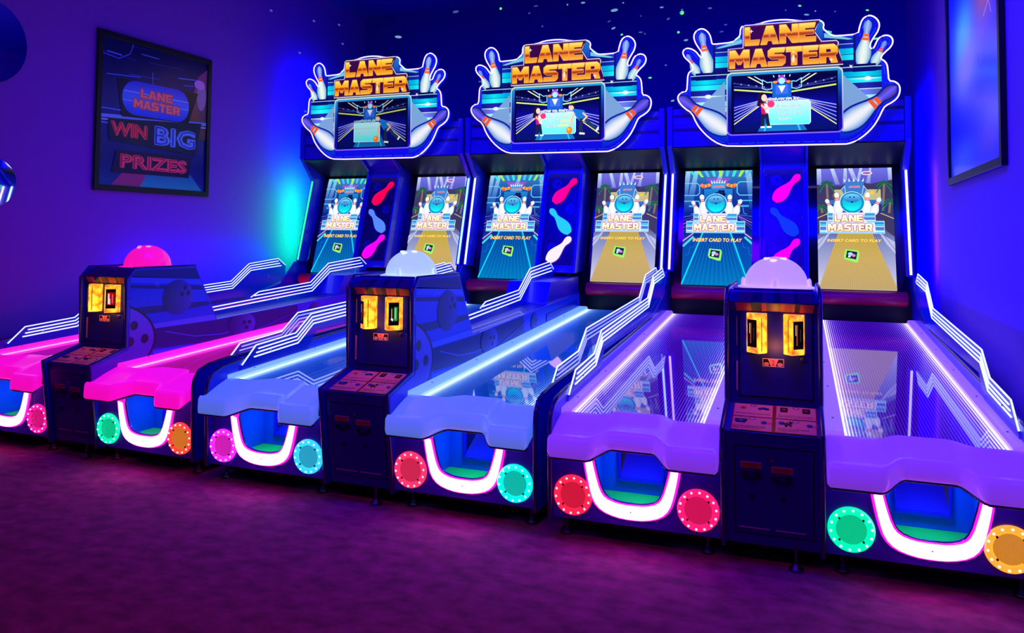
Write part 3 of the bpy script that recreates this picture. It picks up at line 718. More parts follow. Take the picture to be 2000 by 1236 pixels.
M_ucore = glow('pink_white_tube', (1, .13, .72), 10)
M_upink = mat('magenta_lens', (.5, .02, .35), .25, 0, (1, .01, .55), .9)
M_soffit = mat('smoked_glass', (.01, .012, .03), .38, 0, spec=.35)
M_amber = mat('amber_lens', (.9, .35, .02), .2, 0, (1, .30, .005), 1.35, coat=.5)
_r = noise_into(M_amber, 'Emission Color', 26, (1, .10, .0), (1, .62, .03), .36, .62, detail=3)
M_slot = mat('dark_slot', (.003, .002, .002), .5)
M_label = mat('red_label', rgb(170, 20, 30), .5)
M_labelrim = mat('label_rim', rgb(190, 120, 170), .5)

def lens(col, s, white=.35): return tuple(min(1, c+white) for c in col)
RIM = [(-.987, 2.957), (-.971, 2.995), (-.939, 3.016), (-.895, 3.02), (-.889, 3.112), (-.886, 3.176), (-.87, 3.213), (-.833, 3.23), (-.839, 3.269), (-.87, 3.316), (-.914, 3.357), (-.935, 3.403), (-.926, 3.435), (-.895, 3.452), (-.851, 3.442), (-.808, 3.414), (-.774, 3.367), (-.758, 3.346), (-.74, 3.352), (-.742, 3.384), (-.774, 3.437), (-.807, 3.49), (-.826, 3.543), (-.823, 3.588), (-.795, 3.624), (-.745, 3.637), (-.702, 3.612), (-.671, 3.569), (-.659, 3.518), (-.651, 3.472), (-.604, 3.472), (-.459, 3.477), (-.423, 3.506), (-.386, 3.535), (-.383, 3.604), (-.362, 3.633), (-.219, 3.634), (-.149, 3.656), (-.044, 3.663), (.061, 3.657), (.175, 3.632), (.3, 3.63), (.344, 3.624), (.372, 3.591), (.361, 3.544), (.399, 3.51), (.433, 3.477), (.488, 3.467), (.663, 3.471), (.675, 3.536), (.698, 3.606), (.741, 3.637), (.784, 3.633), (.827, 3.595), (.845, 3.546), (.831, 3.488), (.798, 3.437), (.771, 3.391), (.76, 3.351), (.77, 3.326), (.792, 3.33), (.814, 3.382), (.836, 3.422), (.879, 3.443), (.921, 3.439), (.95, 3.408), (.952, 3.366), (.93, 3.326), (.893, 3.294), (.86, 3.26), (.849, 3.226), (.876, 3.212), (.902, 3.175), (.909, 3.104), (.914, 3.021), (.958, 3.016), (.995, 2.987), (1.008, 2.939), (.993, 2.875), (.951, 2.831), (.881, 2.793), (.86, 2.759), (.827, 2.684), (.783, 2.609), (.718, 2.54), (.642, 2.484), (.566, 2.456), (.511, 2.456), (.029, 2.46), (-.487, 2.463), (-.583, 2.485), (-.68, 2.551), (-.754, 2.629), (-.803, 2.70), (-.846, 2.804), (-.914, 2.851), (-.964, 2.905)]
def smooth_loop(P, it=1):
    for _ in range(it):
        Q = []
        for i, a in enumerate(P):
            b = P[(i+1) % len(P)]; Q += [(a[0]*.75+b[0]*.25, a[1]*.75+b[1]*.25), (a[0]*.25+b[0]*.75, a[1]*.25+b[1]*.75)]
        P = Q
    return P
RIM2 = smooth_loop(RIM)
def inset(P, d):
    n = len(P); out = []
    ar = sum(P[i][0]*P[(i+1) % n][1]-P[(i+1) % n][0]*P[i][1] for i in range(n)); s = 1 if ar > 0 else -1
    for i in range(n):
        a, b, c = P[i-1], P[i], P[(i+1) % n]; tx, ty = c[0]-a[0], c[1]-a[1]; l = math.hypot(tx, ty) or 1
        out.append((b[0]-s*ty/l*d, b[1]+s*tx/l*d))
    return out
def art_marquee():
    c = Canvas(); c.poly(RIM2, bands((2.45, (15, 10, 225)), (3.0, (20, 25, 250)), (3.65, (10, 20, 215))), sub=[2.7, 3.0, 3.3])
    I = inset(RIM, .028)
    for i in range(len(I)):
        a, b = I[i], I[(i+1) % len(I)]; n = max(1, int(math.hypot(b[0]-a[0], b[1]-a[1])/.013))
        for k in range(n):
            p = (a[0]+(b[0]-a[0])*k/n, a[1]+(b[1]-a[1])*k/n)
            if (p[0]*7.3+p[1]*3.1) % 1 < .82: c.ell(p[0], p[1], .0032, .0032, (60, 130, 255), 6, up=(i == 0 and k == 0))
    def lim(z):
        if z > 3.185: return .645
        if z > 2.93: return .855
        return .855-((2.93-z)/.33)**2*.35
    rows = [(3.475, 3.445, (20, 40, 190)), (3.445, 3.39, (10, 20, 120)), (3.39, 3.385, (150, 210, 250)), (3.385, 3.345, (15, 30, 150)), (3.345, 3.29, (0, 170, 215)), (3.29, 3.285, (10, 40, 90)), (3.285, 3.235, (20, 190, 225)), (3.235, 3.19, (8, 15, 95)),
            (3.19, 3.17, (8, 10, 90)), (3.17, 3.163, (170, 220, 250)), (3.163, 3.125, (10, 15, 110)), (3.125, 3.075, (0, 150, 200)), (3.075, 3.07, (5, 30, 80)), (3.07, 3.02, (20, 190, 225)), (3.02, 2.965, (15, 20, 120)), (2.965, 2.958, (160, 205, 250)),
            (2.958, 2.905, (70, 80, 170)), (2.905, 2.855, (120, 200, 225)), (2.855, 2.85, (20, 30, 90)), (2.85, 2.80, (150, 190, 225)), (2.80, 2.76, (110, 110, 190)), (2.76, 2.70, (110, 160, 220)), (2.70, 2.62, (40, 80, 220))]
    c.up()
    for z1, z0, col in rows:
        w = lim((z0+z1)/2); W = 12
        f = lambda x, y, col=col: tuple(min(255, k*(1+.45*math.exp(-((abs(x)-.70)/.10)**2))+12*math.exp(-((abs(x)-.70)/.10)**2)) for k in col)
        c.rect(-w, w, z0, z1, f, W, 1, up=False)
    for sx in (-1, 1):
        c.poly([(sx*.46, 3.475), (sx*.385, 3.535), (sx*.38, 3.475)], (40, 170, 200)); c.poly([(sx*.62, 3.43), (sx*.37, 3.50), (sx*.37, 3.46), (sx*.58, 3.425)], (120, 200, 230))
        c.poly([(sx*.36, 3.44), (sx*.36, 3.61), (sx*.2, 3.62), (sx*.12, 3.64), (sx*.12, 3.44)], bands((3.45, (20, 60, 180)), (3.62, (40, 120, 200))))
        c.poly([(sx*.53, 3.10), (sx*.80, 2.82), (sx*.76, 2.72), (sx*.53, 2.70)], bands((2.7, (130, 160, 225)), (3.1, (120, 170, 215))))
        zf = 2.957 if sx < 0 else 3.055; xf = .69 if sx < 0 else .74
        c.poly([(sx*(xf-.16), zf), (sx*xf, zf+.010), (sx*(xf+.12), zf), (sx*xf, zf-.010)], (200, 240, 255)); c.ell(sx*xf, zf, .035, .020, (215, 245, 255), 18); c.ell(sx*xf, zf, .018, .014, (255, 255, 255), 14)
        # lower bowl of blue behind the big pins
        c.poly([(sx*.50, 2.50), (sx*.58, 2.52), (sx*.68, 2.58), (sx*.76, 2.68), (sx*.81, 2.80), (sx*.74, 2.80), (sx*.50, 2.66)], bands((2.5, (10, 30, 210)), (2.8, (10, 110, 225))))
        # pin pocket at the shoulder
        c.poly([(sx*.62, 3.19), (sx*.62, 3.47), (sx*.66, 3.47), (sx*.80, 3.33), (sx*.80, 3.19)], (15, 30, 190))
        c.pin(sx*.785, 3.17, .245, sx*26, (215, 240, 240), (50, 120, 200), (230, 70, 60), 1.15, None, (110, 130, 245), True)
        c.pin(sx*.685, 3.17, .43, sx*9, (240, 250, 245), (50, 130, 190), (245, 110, 50), 1.0, None, (130, 160, 245), True)
        c.rect(sx*.62-.02*(sx < 0), sx*.62+.02*(sx > 0), 3.19, 3.47, (10, 20, 120)); c.rect(min(sx*.61, sx*.81), max(sx*.61, sx*.81), 3.12, 3.192, (8, 10, 90)); c.rect(min(sx*.61, sx*.85), max(sx*.61, sx*.85), 3.163, 3.17, (170, 220, 250))
        c.rect(min(sx*.61, sx*.84), max(sx*.61, sx*.84), 3.125, 3.162, (10, 15, 110))
        c.pin(sx*.500, 2.60, .60, sx*52.5, (245, 245, 250), (40, 110, 215), (240, 95, 50), 1.0, (15, 30, 150), (90, 75, 215), True)
    def rrect(x0, x1, z0, z1, r):
        P = []
        for cx, cz, a0 in ((x1-r, z1-r, 0), (x0+r, z1-r, 90), (x0+r, z0+r, 180), (x1-r, z0+r, 270)):
            P += [(cx+r*math.cos(rad(a0+k*15)), cz+r*math.sin(rad(a0+k*15))) for k in range(7)]
        return P
    c.poly(rrect(-.515, .530, 2.566, 3.180, .05), bands((2.566, (150, 110, 250)), (2.9, (190, 190, 255)), (3.17, (225, 235, 210))), sub=[2.7, 2.9, 3.05])
    c.poly(rrect(-.505, .520, 2.576, 3.168, .045), bands((2.576, (15, 10, 200)), (2.8, (10, 20, 110)), (3.0, (20, 70, 190)), (3.16, (40, 160, 225))), sub=[2.7, 2.8, 2.9, 3.0, 3.1])
    c.rect(-.470, .485, 2.585, 3.145, (6, 6, 60))
    c.poly([(.585, 3.19), (.60, 3.182), (.618, 3.186), (.604, 3.175), (.610, 3.155), (.596, 3.17), (.582, 3.16), (.590, 3.178)], (255, 255, 255))
    return c
PLAQ = [(-.501, 3.405), (-.363, 3.41), (-.362, 3.61), (-.338, 3.63), (.335, 3.630), (.293, 3.515), (.350, 3.425), (.476, 3.425), (.500, 3.40), (.494, 3.356), (.532, 3.182), (-.50, 3.182)]
def art_title():
    c = Canvas()
    c.poly(inset(PLAQ, .004), (230, 225, 255)); c.poly(inset(PLAQ, .013), (12, 8, 40)); c.poly(inset(PLAQ, .020), (110, 25, 120)); c.poly(inset(PLAQ, .026), (60, 8, 70))
    for t, x, y, w, h in (('LANE', -.022, 3.512, .635, .176), ('MASTER', .0, 3.298, .965, .172)):
        b = y-h/2
        c.text(t, x, y, w, h, (60, 8, 60), .04, .05); c.text(t, x, y, w, h, (255, 160, 70), .04, .022)
        g = bands((b, (255, 190, 50)), (b+h*.36, (240, 125, 15)), (b+h*.42, (150, 45, 5)), (b+h*.54, (215, 95, 10)), (b+h*.555, (255, 165, 30)), (b+h*.8, (255, 200, 50)), (b+h, (255, 235, 120)))
        c.text(t, x, y, w, h, g, .04, sub=[b+h*.36, b+h*.42, b+h*.54, b+h*.555, b+h*.8])
    c.pin(.098, 3.235, .115, 0, (255, 240, 200), (235, 150, 60), (200, 60, 40), 1.0)
    for x, z in ((-.28, 3.56), (.43, 3.24)):
        c.poly([(x, z+.022), (x+.004, z+.004), (x+.022, z), (x+.004, z-.004), (x, z-.022), (x-.004, z-.004), (x-.022, z), (x-.004, z+.004)], (255, 255, 255))
    return c

TOPL = [(-1.60, .695), (-1.46, .812), (-1.01, .845), (-.82, .97), (.89, 1.058), (1.17, 1.24), (1.67, 1.285), (1.80, 1.205)]
BOTL = [(1.80, 1.04), (1.146, .882), (-.75, .832), (-.873, .703), (-1.62, .66)]
def offset_line(P, d):
    out = []
    for i, p in enumerate(P):
        a = P[max(0, i-1)]; b = P[min(len(P)-1, i+1)]
        def nrm(u, v): l = math.hypot(v[0]-u[0], v[1]-u[1]); return ((v[1]-u[1])/l, -(v[0]-u[0])/l)
        n1 = nrm(a, p) if i else nrm(p, b); n2 = nrm(p, b) if i < len(P)-1 else n1
        m = (n1[0]+n2[0], n1[1]+n2[1]); l = math.hypot(*m); m = (m[0]/l, m[1]/l); k = d/max(.4, m[0]*n1[0]+m[1]*n1[1])
        out.append((p[0]+m[0]*k, p[1]+m[1]*k))
    return out
def rail(parent, x, side, centre=False):
    """zig-zag acrylic plate carrying glowing lines; side = direction the lit face looks"""
    if centre:
        top = [(-.92, .948), (-.073, .995), (.033, 1.039), (.816, 1.086), (1.119, 1.270), (1.726, 1.320), (1.847, 1.240)]; bot = [(1.847, 1.172), (1.165, 1.162), (.93, .965), (.90, .945), (-.92, .862)]
        core = [(-.92, .983), (.816, 1.086), (1.119, 1.270), (1.726, 1.320)]
    else: top, bot, core = TOPL, BOTL, TOPL[1:7]
    pl = MB().prism(top+bot, x-.004, x+.004, 'x').build('light_rail', M_plate, parent)
    r = .0050
    MB().tube([(x, y, z) for y, z in (top[1:] if centre else top)], r).build('glowing_line', M_line, pl)
    for k in (1, 2, 3):
        q = offset_line(core, (.030 if centre else .026)*k)
        if centre:
            if k == 1: q[0] = (-.03, q[0][1]+.89*.0593)
        else: q[0] = (core[0][0]+.045-.022*k, q[0][1])
        e = q[-1]; q[-1] = (e[0]-.03+.025*k, e[1]-.002*k)
        MB().tube([(x+side*.004, y, z) for y, z in q], r).build('glowing_line', M_line, pl)
    for y, z in ((-1.3, .755), (.2, .905), (1.5, 1.08)) if not centre else ((.3, .95), (1.5, 1.15)):
        MB().lathe([(.0, 0), (.009, 0), (.007, side*.004), (.001, side*.005)], (x+side*.004, y, z), 'x', 10).build('rail_screw', M_chrome, pl)
    return pl

LEDM = {}
def speaker(parent, x, key, col, two=None, white=.25):
    """round speaker with a glowing ring, grille and LED dots"""
    y, z = -1.882, .237; col2 = two or col
    M_ring = mat('lens_'+key, tuple(c*.5 for c in col), .3, 0, col, 1.25)
    M_ring2 = mat('lens2_'+key, tuple(c*.5 for c in col2), .3, 0, col2, 1.1)
    M_led = glow('led_'+key, lens(col2, 1, .55), 1.5, 'NONE')
    sp = MB().lathe([(.001, .004), (.070, .004), (.076, -.010), (.096, -.016), (.102, -.010), (.104, .0)], (x, y, z), 'y', 48).build('speaker', M_ring, parent, smooth=30)
    MB().lathe([(.001, -.0085), (.018, -.0095), (.020, -.011), (.026, -.011), (.028, -.0095), (.050, -.0075), (.068, -.0045)], (x, y, z), 'y', 40).build('grille', grille_material('grille_'+key, col2, 1.25), sp, smooth=40)
    if 'bulb_'+key not in LEDM:
        o = MB().lathe([(.0001, -.0070), (.0042, -.0054), (.0064, 0)], (0, 0, 0), 'y', 10).build('led_bulb', M_led); LEDM['bulb_'+key] = o.data; bpy.data.objects.remove(o)
    for k in range(14):
        a = 2*PI*(k+.3)/14; o = bpy.data.objects.new('led_bulb', LEDM['bulb_'+key]); COL.objects.link(o); o.parent = sp; o.location = (x+.090*math.cos(a), y-.0148, z+.090*math.sin(a))
    for sx in (-1, 1):
        for sz in (-1, 1):
            MB().lathe([(.0001, -.016), (.005, -.015), (.0055, -.008)], (x+sx*.052, y, z+sz*.049), 'y', 10).build('screw', M_black, sp)
    return sp

UO = [(.253, .426), (.246, .376), (.226, .283), (.203, .215), (.158, .172), (.08, .149), (0, .144)]
UI = [(.194, .430), (.181, .371), (.156, .285), (.128, .248), (.07, .229), (0, .226)]
def mirror_path(P): return [(-x, z) for x, z in P]+[(x, z) for x, z in P[::-1][1:]]
def soft(P, it=2):
    for _ in range(it):
        Q = [P[0]]
        for a, b in zip(P, P[1:]): Q += [(a[0]*.75+b[0]*.25, a[1]*.75+b[1]*.25), (a[0]*.25+b[0]*.75, a[1]*.25+b[1]*.75)]
        P = Q+[P[-1]]
    return P
def bumper(parent, cx, M):
    """moulded translucent arm rest across the lane mouth, waved in plan and set back in the middle"""
    lo_, hi_ = (.244, 1.100) if cx > 0 else (-1.100, -.244)
    def wave(x):
        t = abs(x-cx); s = max(0, min(1, (.215-t)/.115)); return s*s*(3-2*s)
    xs = [lo_]+[lo_+.012+(hi_-lo_-.024)*i/56 for i in range(57)]+[hi_]
    secs = []
    for i, x in enumerate(xs):
        w = wave(x); e = .012 if i in (0, len(xs)-1) else 0
        yf = -2.015+.125*w; zb = .455+.035*w; zc = .565+.018*w; yb = -1.735+.11*w
        secs.append([(x, yf+.012+e, zb+.0+e), (x, yf+.002+e, zb+.010+e), (x, yf+e, zb+.03), (x, yf+.003+e, zc-.022), (x, yf+.010+e, zc-.006-e), (x, yf+.022+e, zc+.001-e), (x, yf+.045, zc-.005-e), (x, yf+.075, zc-.002-e),
                     (x, (yf+yb)/2+.03, .602-e), (x, yb-.03, .628-e), (x, yb, .633-e), (x, yb+.015, .61), (x, yb+.02, .54), (x, yf+.10, .50)])
    o = MB().sweep(secs).build('arm_rest', M, parent, smooth=50)
    MB().tube([(q[0][0], q[0][1]+.006, q[0][2]-.005) for q in secs], .0075, 8).build('rest_trim', M_edge, o, smooth=60)
    return o

def foot(parent, x, y):
    MB().lathe([(.001, 0), (.034, 0), (.034, .010), (.022, .018), (.016, .030), (.009, .034), (.009, .12), (.001, .12)], (x, y, 0), 'z', 24).build('levelling_foot', M_steel, parent, smooth=35)

LZ = lambda y: .622+.055*(y+1.7)
def body_graphic(side):
    """printed artwork of the console side, canvas x = y of the machine"""
    c = Canvas(strips=[(-1.945, -1.64, .655, .262), (-1.64, -1.597, 1.257, 1.11), (-1.597, -1.01, 1.305, 0), (-1.01, -.765, 1.305, -1.784), (-.765, 2.0, .868, .0466)]); D, Mi, Lt, V = (8, 20, 130), (24, 60, 235), (50, 110, 255), (90, 120, 255)
    OUT = [(-1.87, .11), (-1.945, .655), (-1.64, .735), (-1.66, 1.235), (-1.597, 1.305), (-1.01, 1.305), (-.765, .868), (1.10, .955), (2.0, .99), (2.0, .60), (.5, .60), (.5, .11)]
    c.poly(OUT, Mi)
    def band(pts, col): c.poly(pts, col)
    band([(-1.66, 1.235), (-1.597, 1.305), (-1.01, 1.305), (-.96, 1.215), (-1.66, 1.268)], D)
    band([(-1.66, 1.26), (-.965, 1.214), (-.94, 1.173), (-1.66, 1.222)], Lt)
    band([(-1.66, 1.205), (-.935, 1.16), (-.92, 1.125), (-1.66, 1.182)], D)
    band([(-1.655, 1.035), (-1.2, 1.035), (-.87, 1.03), (-.84, 1.0), (-1.05, .985), (-1.655, .978)], D)
    band([(-1.655, .975), (-1.05, .984), (-.845, .995), (-.80, .94), (-1.50, .925)], Mi)
    band([(-1.47, .90), (-.785, .915), (-.76, .870), (-1.44, .865)], V)
    band([(-1.44, .862), (-.765, .866), (.3, .91), (.3, .66), (-.9, .70), (-1.43, .715)], D)
    band([(-1.42, .70), (-.9, .69), (.3, .65), (1.1, .62), (1.1, .60), (-1.40, .63)], Lt)
    c.line([(-1.3, .83), (-1.0, .76), (-.7, .745), (-.45, .765)], .006, (80, 110, 255))
    # big ball with three holes behind the card readers
    c.ell(-1.93, .80, .535, .30, (8, 8, 70), 48); 
    c.ell(-1.93, .80, .515, .285, bands((.55, (75, 60, 200)), (.95, (110, 95, 235))), 48, 3)
    for yy, zz in ((-1.60, .905), (-1.50, .80), (-1.63, .79)): c.ell(yy, zz, .035, .035, (14, 14, 90), 18)
    # small ball of the shoulder
    c.ell(-1.19, 1.085, .155, .135, lambda x, y: (lambda k: (20+50*k, 25+45*k, 110+90*k))(max(0, min(1, ((x+1.19)/.155+1)/2))), 36, 6)
    for yy, zz in ((-1.12, 1.155), (-1.15, 1.105), (-1.085, 1.11)): c.ell(yy, zz, .020, .020, (10, 10, 90), 12)
    for k in range(8): c.line([(-1.40-.03*math.cos(k*PI/4), 1.20-.03*math.sin(k*PI/4)), (-1.40, 1.20)], .003, (120, 130, 255))
    # balls along the lower flank
    for yb, zb, r, rz in ((-.46, .80, .165, .098), (.575, .835, .10, .075)):
        c.ell(yb, zb, r, rz, lambda x, y, yb=yb, r=r: (lambda k: (25+60*k, 25+55*k, 110+110*k))(max(0, min(1, ((x-yb)/r+1)/2))), 36, 6)
        for a, b in ((.15, .15), (.55, .12), (.33, -.32)): c.ell(yb+a*r, zb+b*rz, r*.14, rz*.17, (8, 8, 80), 12)
    c.line([(-.30, .73), (.45, .88)], .005, (70, 90, 240)); c.poly([(-.28, .69), (.9, .76), (1.1, .74), (1.1, .70), (-.2, .66)], Lt)
    c.poly([(.9, .80), (1.9, .86), (1.9, .92), (.9, .87)], (24, 34, 190))
    return c

def instruction_art():
    c = Canvas(); w, h = .40, .285; c.rect(-w/2, w/2, 0, h, (150, 15, 20))
    P, T = (245, 150, 110), (120, 20, 30)
    for ix in (0, 1):
        for iy in (0, 1):
            x0 = -w/2+.006+ix*.203; y0 = .006+iy*.141; c.rect(x0, x0+.186, y0, y0+.132, P); cx = x0+.093
            c.ell(cx, y0+.118, .016, .014, (150, 30, 60), 16); c.ell(cx, y0+.119, .010, .009, (245, 190, 190), 12); c.text('1324'[[0, 2][ix] if iy else [1, 3][ix]] if False else ['3', '4', '1', '2'][iy*2+ix], cx, y0+.119, .006, .012, (150, 20, 40), .02)
    for t, x, y, ww in (('Insert game/swipe card to start.', -.101, .175, .17), ('For competition, insert another', .101, .180, .16), ('swipe card to activate both lanes.', .103, .165, .17), ('Roll the ball down the', -.113, .042, .15), ('lane to hit the pins.', -.122, .024, .13), ('Enjoy your bowling', .092, .042, .14), ('experience!', .066, .024, .09)):
        c.text(t, x, y, ww, .012, T, .015)
    c.ell(-.15, .235, .015, .012, (235, 70, 20), 14)
    for x in (-.068, -.052, -.036): c.ell(x, .232+(.006 if x == -.052 else 0), .012, .010, (20, 40, 90), 12)
    for x in (.045, .150): c.rect(x-.018, x+.018, .215, .262, (20, 8, 8)); c.ell(x, .241, .009, .009, (220, 30, 20), 12)
    c.poly([(-.185, .110), (-.122, .110), (-.132, .078), (-.178, .078)], (30, 30, 60)); c.ell(-.155, .092, .012, .009, (60, 110, 150), 12)
    for x in (-.045, .165): c.ell(x, .088, .014, .012, (30, 50, 120), 14); [c.line([(x+.02, .088), (x+.038, .088+k*.012)], .003, (230, 80, 90)) for k in (-1, 0, 1)]
    c.ell(.035, .098, .014, .012, (30, 70, 120), 12); c.line([(.04, .10), (.06, .085), (.055, .068)], .010, (20, 20, 30)); c.line([(.06, .10), (.08, .075)], .010, (60, 15, 20)); c.ell(.078, .105, .009, .009, (20, 10, 20), 10)
    return c
def header_art(lower):
    c = Canvas(); w = .43; cols = [(20, 25, 130), (190, 60, 75), (40, 20, 60), (205, 90, 100), (90, 40, 110), (30, 14, 50), (190, 75, 90), (210, 110, 110), (25, 15, 60), (190, 70, 80), (20, 22, 110)]
    xs = [0, .09, .26, .38, .43, .52, .59, .72, .745, .80, .95, 1.0]; h = .052 if lower else .115
    k = -.05 if lower else .08
    for i in range(11):
        a, b = xs[i]-.5, xs[i+1]-.5; col = cols[i] if lower else tuple(int(q*.55+30) if j == 2 else int(q*.35) for j, q in enumerate(cols[i]))  # orange reader light put into the lower stripes' colour, upper row tinted blue
        c.poly([(a*w, 0), (b*w, 0), (b*w*(1-k), h), (a*w*(1-k), h)], col)
    return c
def number_art(n):
    c = Canvas(); c.rect(-.052, .052, -.021, .021, (225, 200, 215)); c.rect(-.049, .049, -.018, .018, (12, 8, 16)); c.poly([(-.026, .018), (.026, .018), (.012, -.018), (-.012, -.018)], (250, 150, 150))
    for s in (-1, 1): c.ell(s*.033, -.008, .013, .009, (235, 150, 170), 18); c.line([(s*.028, -.008), (s*.038, -.008)], .003, (190, 60, 80))
    c.text(n, 0, 0, .014, .027, (190, 15, 30), .03); return c

def dome(parent, M):
    d = MB().lathe([(.205, -.004), (.205, .004), (.183, .010), (.172, .014)]+[(.170*math.cos(a), .012+.158*math.sin(a)) for a in [k*PI/2/18 for k in range(18)]]+[(.0005, .170)], (.008, -1.275, 1.316), 'z', 56).build('ball_dome', M, parent, smooth=40)
    for k in range(4):
        a = -PI/2+k*PI/2; x, y = .008+.176*math.cos(a), -1.275+.176*math.sin(a)
        MB().lathe([(.013, .0), (.011, .03), (.006, .042), (.0005, .044)], (x, y, 1.325), 'z', 14).build('dome_lug', M, d, smooth=50)
    for dx, dy in ((-.01, -.075), (-.045, -.035), (.04, -.035)):
        r = math.hypot(dx, dy); z = 1.316+.012+.158*math.sqrt(max(0, 1-(r/.170)**2))
        MB().lathe([(.018, -.006), (.018, .003), (.013, .005), (.0005, .004)], (.008+dx, -1.275+dy, z), 'z', 18).build('finger_hole', MATS['dome_bright'], d, smooth=50)
    return d

def reader(parent, cx, sgn, disp):
    """amber card reader; sgn is the side its display leans to"""
    z0, z1 = 1.003, 1.203
    prof = [(cx-sgn*.050, -1.622), (cx-sgn*.050, -1.685), (cx-sgn*.044, -1.70), (cx-sgn*.012, -1.732), (cx-sgn*.006, -1.732), (cx+sgn*.048, -1.682), (cx+sgn*.051, -1.668), (cx+sgn*.051, -1.622)]
    b = MB().prism(prof, z0, z1, 'z').build('card_reader', M_amber, parent, bevel=.010, seg=3)
    MB().box(cx-sgn*.026-.0015, cx-sgn*.026+.0015, -1.7205, -1.712, z0+.012, z1-.02).build('card_slot', M_slot, b)
    a = Vector((cx-sgn*.005, -1.7315, 0)); e = Vector((cx+sgn*.047, -1.683, 0)); u = (e-a).normalized() if sgn > 0 else (a-e).normalized(); n = Vector((u.y, -u.x, 0))
    org = (a+e)/2+n*.0012; ln = (e-a).length*.92
    c = Canvas(); c.rect(-ln/2, ln/2, -.070, .070, (8, 4, 6))
    if disp == 'red': c.rect(-ln*.36, ln*.38, -.044, .046, (190, 10, 15)); c.line([(-ln*.2, -.035), (-ln*.2, .035)], .009, (240, 245, 245)); c.line([(-ln*.08, -.038), (-ln*.08, .0)], .005, (250, 230, 230)); c.line([(ln*.18, -.03), (ln*.18, .03)], .005, (250, 120, 120))
    elif disp == 'green': c.rect(ln*.02, ln*.34, -.042, .042, (45, 165, 50)); c.line([(ln*.15, -.03), (ln*.15, .034)], .006, (150, 240, 210)); c.line([(-ln*.2, -.03), (-ln*.2, .034)], .008, (90, 80, 70)); c.line([(-ln*.2, -.02), (-ln*.2, .03)], .004, (230, 190, 90)); c.poly([(-ln*.3, -.035), (-ln*.1, -.045), (-ln*.04, -.03), (-ln*.24, -.022)], (230, 235, 255))
    else: c.line([(-ln*.15, -.05), (-ln*.12, .05)], .007, (190, 70, 20)); c.line([(-ln*.25, .0), (-ln*.25, .05)], .004, (230, 220, 200)); c.line([(ln*.2, -.03), (ln*.2, .03)], .003, (70, 60, 70))
    c.build('reader_display', art_mat('reader_display_glow', .9), b, frame_mtx(org+Vector((0, 0, (z0+z1)/2)), u, (0, 0, 1)))
    return b

